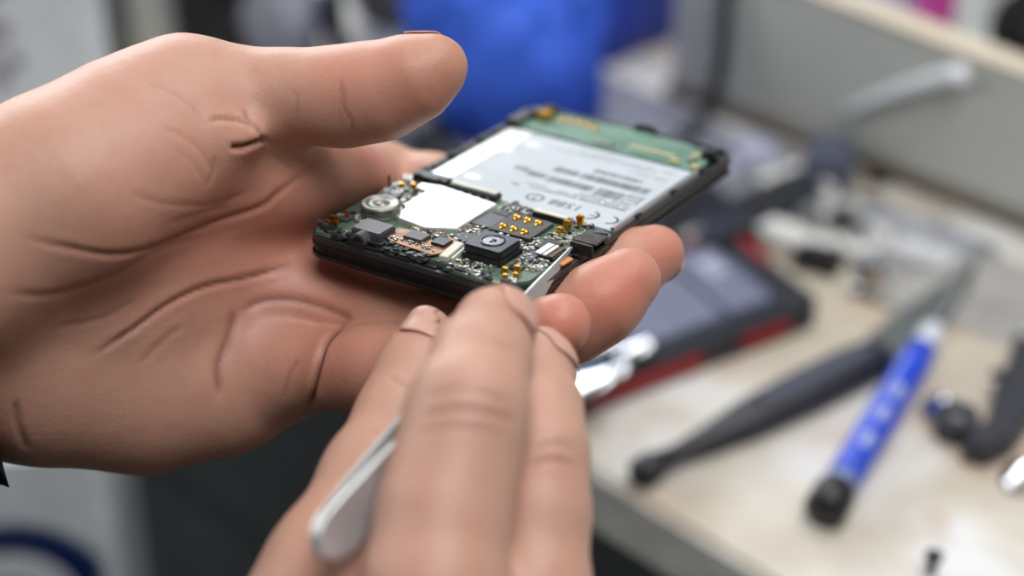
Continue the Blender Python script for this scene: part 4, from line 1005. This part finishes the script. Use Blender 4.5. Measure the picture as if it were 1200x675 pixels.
# ---- clear strip stuck to the board
def onboard(x, y, t=-.0015):
    o_ = B0+bn*t; dr = Vector(FV + RV*(x-600)/FPX - UV*(y-337.5)/FPX); k = (o_-Vector(CAM)).dot(bn)/dr.dot(bn); return Vector(CAM)+dr*k
q = [onboard(992, 132), onboard(1030, 115), onboard(1080, 98), onboard(1128, 86)]
st_ = empty('clear_strip', q[0], 0, 'translucent plastic strip with a bright bead end stuck across the grey upright board', 'strip')
bm = bmesh.new(); tube(bm, [p-q[0] for p in q], lambda t: .0018+.0024*t, 12, 8); fin('strip', bm, mat('strip_clear', (226, 232, 234), .3), st_, True)
bm = bmesh.new(); bmesh.ops.create_icosphere(bm, subdivisions=3, radius=.0042); bmesh.ops.translate(bm, vec=q[-1]-q[0]-bn*.003, verts=bm.verts); fin('highlight', bm, mat('highlight_white', (232, 234, 240), .15, coat=.6), st_, True)  # white ball stands for the highlight at the strip's end

# ---- things behind the board
def roll(name, px, py, R_, w_, r_in, mo, mi, label, rz, cat):
    c_ = T(px, py, R_); e = empty(name, (c_.x, c_.y, TABLE), math.radians(rz), label, cat)
    M_ = Matrix.Translation((0, 0, R_+.0003)) @ Matrix.Rotation(PI/2, 4, 'X')
    bm = bmesh.new(); lathe(bm, [(r_in, -w_/2), (R_-.001, -w_/2), (R_, -w_/2+.001), (R_, w_/2-.001), (R_-.001, w_/2), (r_in, w_/2), (r_in, -w_/2)], 48, M_); fin('tape', bm, mo, e, True)
    bm = bmesh.new(); lathe(bm, [(r_in*.82, -w_/2), (r_in, -w_/2), (r_in, w_/2), (r_in*.82, w_/2), (r_in*.82, -w_/2)], 40, M_); fin('core', bm, mi, e, True)
    bm = bmesh.new(); lathe(bm, [(0, -.001), (r_in*.82, -.001), (r_in*.82, .001), (0, .001)], 40, M_); fin('hub', bm, mi, e)
roll('tape_roll', 1222, 22, .036, .022, .022, mat('tape_white', (222, 228, 230), .4), blk, 'white tape roll with black core standing behind the board at the top right corner', -12, 'tape')
roll('tape_roll', 1150, -8, .033, .018, .014, mat('tape_magenta', (196, 60, 150), .4), mat('core_lilac', (190, 176, 205), .5), 'magenta tape roll standing behind the board left of the white roll', 35, 'tape')
def lump(name, pos, s, m, label, cat, seed, rz=0, fold=.12, fr=5):
    r = np.random.default_rng(seed); bm = bmesh.new(); bmesh.ops.create_icosphere(bm, subdivisions=5, radius=1)
    ks = r.normal(0, fr, (6, 3)); ph = r.uniform(0, 6.3, 6)
    for v in bm.verts:
        c_ = v.co.copy(); q1 = c_*fr*.32+Vector(ks[0]); wv = noise.noise_vector(c_*1.3+Vector(ks[1]))*.8
        d = 1-2*abs(noise.noise(Vector((q1.x*1.6, q1.y*1.6, q1.z*.6))+wv)); d2 = 1-2*abs(noise.noise(c_*fr*.8+wv+Vector(ks[2])))
        n_ = 1+fold*(.75*d+.22*d2-.4)+.25*noise.noise(c_*1.2+Vector(ks[3])); q_ = c_*n_; q_.z = max(q_.z, -.62); sp = 1+.25*max(0, -q_.z-.2); v.co = Vector((q_.x*s[0]*sp, q_.y*s[1]*sp, q_.z*s[2]))
    zmin = min(v.co.z for v in bm.verts); bmesh.ops.translate(bm, vec=(0, 0, .0003-zmin), verts=bm.verts)
    o = fin(name, bm, m, None, True, (pos.x, pos.y, TABLE)); o.rotation_euler = (0, 0, math.radians(rz)); tag(o, label, cat); return o
lump('cloth_bundle', T(1040, -60, .03), (.040, .028, .040), mat('lilac_cloth', (196, 196, 222), .8), 'pale lilac cloth bundle behind the top of the upright board', 'cloth', 4)
# ---- blue cloth
blue = mat('blue_cloth', (58, 104, 222), .75, var=.2, vscale=20, rgb2=(44, 84, 200))
lump('blue_cloth', T(592, 84, .02), (.042, .034, .054), blue, 'crumpled bright blue cloth on the table behind the opened phone', 'cloth', 12, 15, .16, 5)
lump('blue_bag', T(722, -10, .02), (.036, .030, .056), mat('deep_blue_cloth', (36, 62, 168), .7, var=.2, vscale=20), 'darker blue bag behind the crumpled blue cloth', 'bag', 15, 30, .14, 4)
# ---- left background
p = T(30, 158, .0); 
bx = empty('printed_box', (p.x-.003, p.y+.045, TABLE), math.radians(-8), 'white cardboard box with magenta flower print standing behind the thumb', 'box')
bm = bmesh.new(); box(bm, -.050, .036, -.03, .03, .0003, .15, .001); fin('carton', bm, mat('carton_white', (238, 243, 246), .6, var=.03), bx)
bm = bmesh.new(); box(bm, -.0502, .0362, -.0302, .0302, .1400, .1502, .0008); fin('lid', bm, MATS['carton_white'], bx)
mag = mat('magenta_print', (170, 60, 110), .6); magl = mat('mauve_print', (160, 140, 156), .6)
def flower(cx, cz, r, m):
    bm = bmesh.new()
    for i in range(5):
        a_ = i*2*PI/5+.3; lathe(bm, [(0, .0002), (r*.42, .0002), (r*.42, 0)], 12, Matrix.Translation((cx+r*.6*math.cos(a_), -.0301, cz+r*.6*math.sin(a_))) @ Matrix.Rotation(PI/2, 4, 'X'))
    fin('flower_print', bm, m, bx)
for a_ in ((-.005, .062, .009, mag), (-.022, .070, .010, mag), (-.001, .040, .005, magl), (-.010, .032, .006, magl), (.003, .026, .004, magl), (-.014, .046, .005, magl), (-.028, .036, .007, magl), (-.004, .018, .005, magl)): flower(*a_)
def canister(name, px, py, r, h, m, mc, label, cat):
    p = T(px, py); e = empty(name, (p.x, p.y, TABLE), 0, label, cat)
    bm = bmesh.new(); lathe(bm, [(0, .0003), (r, .0003), (r, h*.86), (r*.8, h*.9), (0, h*.9)], 36); fin('body', bm, m, e, True)
    bm = bmesh.new(); lathe(bm, [(0, h*.9), (r*.72, h*.9), (r*.72, h), (0, h)], 36); fin('cap', bm, mc, e, True)
canister('spray_can', 128, 98, .0125, .16, mat('can_grey', (122, 128, 128), .4, .2), gry, 'slim grey spray can between the printed box and the white jar', 'can')
canister('plastic_jar', 172, 78, .0150, .14, mat('jar_white', (226, 232, 226), .4), wht, 'white plastic jar right of the slim grey can', 'jar')
lump('black_pouch', T(240, 28, .01), (.035, .022, .040), mat('pouch_black', (24, 25, 28), .6), 'black soft pouch on the table behind the base of the thumb', 'pouch', 21, -25, .08, 3)
lump('grey_cloth', T(332, 50, .01), (.020, .016, .026), mat('grey_blue_cloth', (150, 152, 164), .8), 'grey blue cloth scrap between the black pouch and the black hose', 'cloth', 22, -40, .12, 4)
lump('dark_cloth', T(465, -10, .01), (.022, .022, .034), mat('charcoal_cloth', (88, 88, 94), .8), 'charcoal cloth between the black hose and the blue cloth', 'cloth', 25, 10, .12, 4)
bm = bmesh.new(); cp = [at(392, -60, .88), T(388, 0, .05), T(394, 40, .022), T(412, 85, .009), T(450, 135, .0075), T(500, 165, .0075), T(520, 190, .0075), T(500, 230, .0075)]
tube(bm, [p-cp[4] for p in cp], .005, 14)
tag(fin('black_hose', bm, mat('hose_black', (26, 27, 30), .5), None, True, cp[4]), 'thick black hose curving down to the table under the raised thumb', 'hose')
lump('grey_sponge', T(462, 158, .004), (.020, .014, .012), mat('sponge_grey', (128, 130, 140), .9, var=.2, vscale=200), 'grey sponge on the table below the raised thumb', 'sponge', 31, 20, .05, 6)

# ---- stool and printed package on it, lower left
def low(x, y, d): return at(x, y, d)
pk = low(60, 690, .80)
seat_z = TABLE-.30
st2 = empty('work_stool', (pk.x-.036, pk.y+.025, 0), 0, 'dark round work stool carrying the white package, lower left', 'stool')
bm = bmesh.new(); lathe(bm, [(0, seat_z-.05), (.095, seat_z-.05), (.11, seat_z-.04), (.11, seat_z-.012), (.095, seat_z), (0, seat_z)], 48); fin('seat', bm, mat('stool_black', (34, 35, 37), .6), st2, True)
for i in range(4):
    a_ = PI/4+i*PI/2; bm = bmesh.new(); tube(bm, [(.07*math.cos(a_), .07*math.sin(a_), seat_z-.045), (.105*math.cos(a_), .105*math.sin(a_), .0)], .011, 12, 0); fin('leg', bm, mat('dark_leg', (1, 1, 1)), st2, True)
bm = bmesh.new(); P = [(.096*math.cos(2*PI*i/24), .096*math.sin(2*PI*i/24), .16) for i in range(25)]; tube(bm, P, .006, 8, 0); fin('foot_ring', bm, MATS['dark_leg'], st2, True)
pc = empty('printed_package', (pk.x-.036, pk.y+.030, seat_z), math.radians(4), 'white package with a dark blue swirl emblem in the lower left corner', 'package')
bm = bmesh.new(); box(bm, -.075, .062, -.035, .035, .0003, .235, .006); fin('pack', bm, mat('pack_white', (226, 232, 236), .5, var=.04), pc)
swb = mat('swirl_blue', (22, 52, 128), .5); swl = mat('swirl_pale', (110, 132, 168), .5)
def arcband(cx, cz, r, w0, w1, a0_, a1_, m, y=-.0352):
    bm = bmesh.new(); n = 40; V = []
    for i in range(n+1):
        t = i/n; a_ = math.radians(a0_+(a1_-a0_)*t); w_ = (w0+(w1-w0)*t)*(math.sin(PI*min(max(t, .02), .98))**.35)
        V.append([bm.verts.new((cx+(r-w_/2)*math.cos(a_), y, cz+(r-w_/2)*math.sin(a_))), bm.verts.new((cx+(r+w_/2)*math.cos(a_), y, cz+(r+w_/2)*math.sin(a_)))])
    for A, B in zip(V, V[1:]): bm.faces.new((A[0], A[1], B[1], B[0]))
    bmesh.ops.solidify(bm, geom=bm.faces[:], thickness=.0002); return fin('swirl_emblem', bm, m, pc)
SWX, SWZ = .022, .158
arcband(SWX, SWZ, .029, .008, .016, 175, -60, swb); arcband(SWX, SWZ, .037, .004, .006, 180, 20, swl); arcband(SWX-.004, SWZ-.006, .010, .008, .013, 180, -160, swb)


# =================================================================== LIGHT
w = bpy.data.worlds.new('room_light'); SC.world = w; w.use_nodes = True
w.node_tree.nodes['Background'].inputs[0].default_value = lin((176, 186, 200)); w.node_tree.nodes['Background'].inputs[1].default_value = .13
def area(name, loc, target, sx, sy, power, col):
    l = bpy.data.lights.new(name, 'AREA'); l.shape = 'RECTANGLE'; l.size = sx; l.size_y = sy; l.energy = power; l.color = col
    o = bpy.data.objects.new(name, l); COL.objects.link(o); o.location = loc
    o.rotation_euler = (Vector(target)-Vector(loc)).to_track_quat('-Z', 'Y').to_euler(); return o
area('window_light', (-1.2, 3.6, 1.75), (-.1, .5, .8), 2.5, 1.5, 86, (.93, .97, 1))
area('ceiling_light', (.45, 1.1, 2.6), (.05, .5, .8), 1.0, .8, 19, (1, .98, .95))
area('front_fill_light', (.3, -.05, 2.62), (.05, .55, .75), 1.2, .8, 34, (.97, .98, 1))  # unseen fill added overhead for surfaces that face the camera
area('left_fill_light', (-2.0, .75, 1.65), (.05, .62, .8), 1.1, .9, 13, (.93, .97, 1))  # unseen fill added from the left, chiefly for the upright board
SC.view_settings.view_transform = 'Standard'; SC.view_settings.look = 'None'; SC.view_settings.exposure = 0
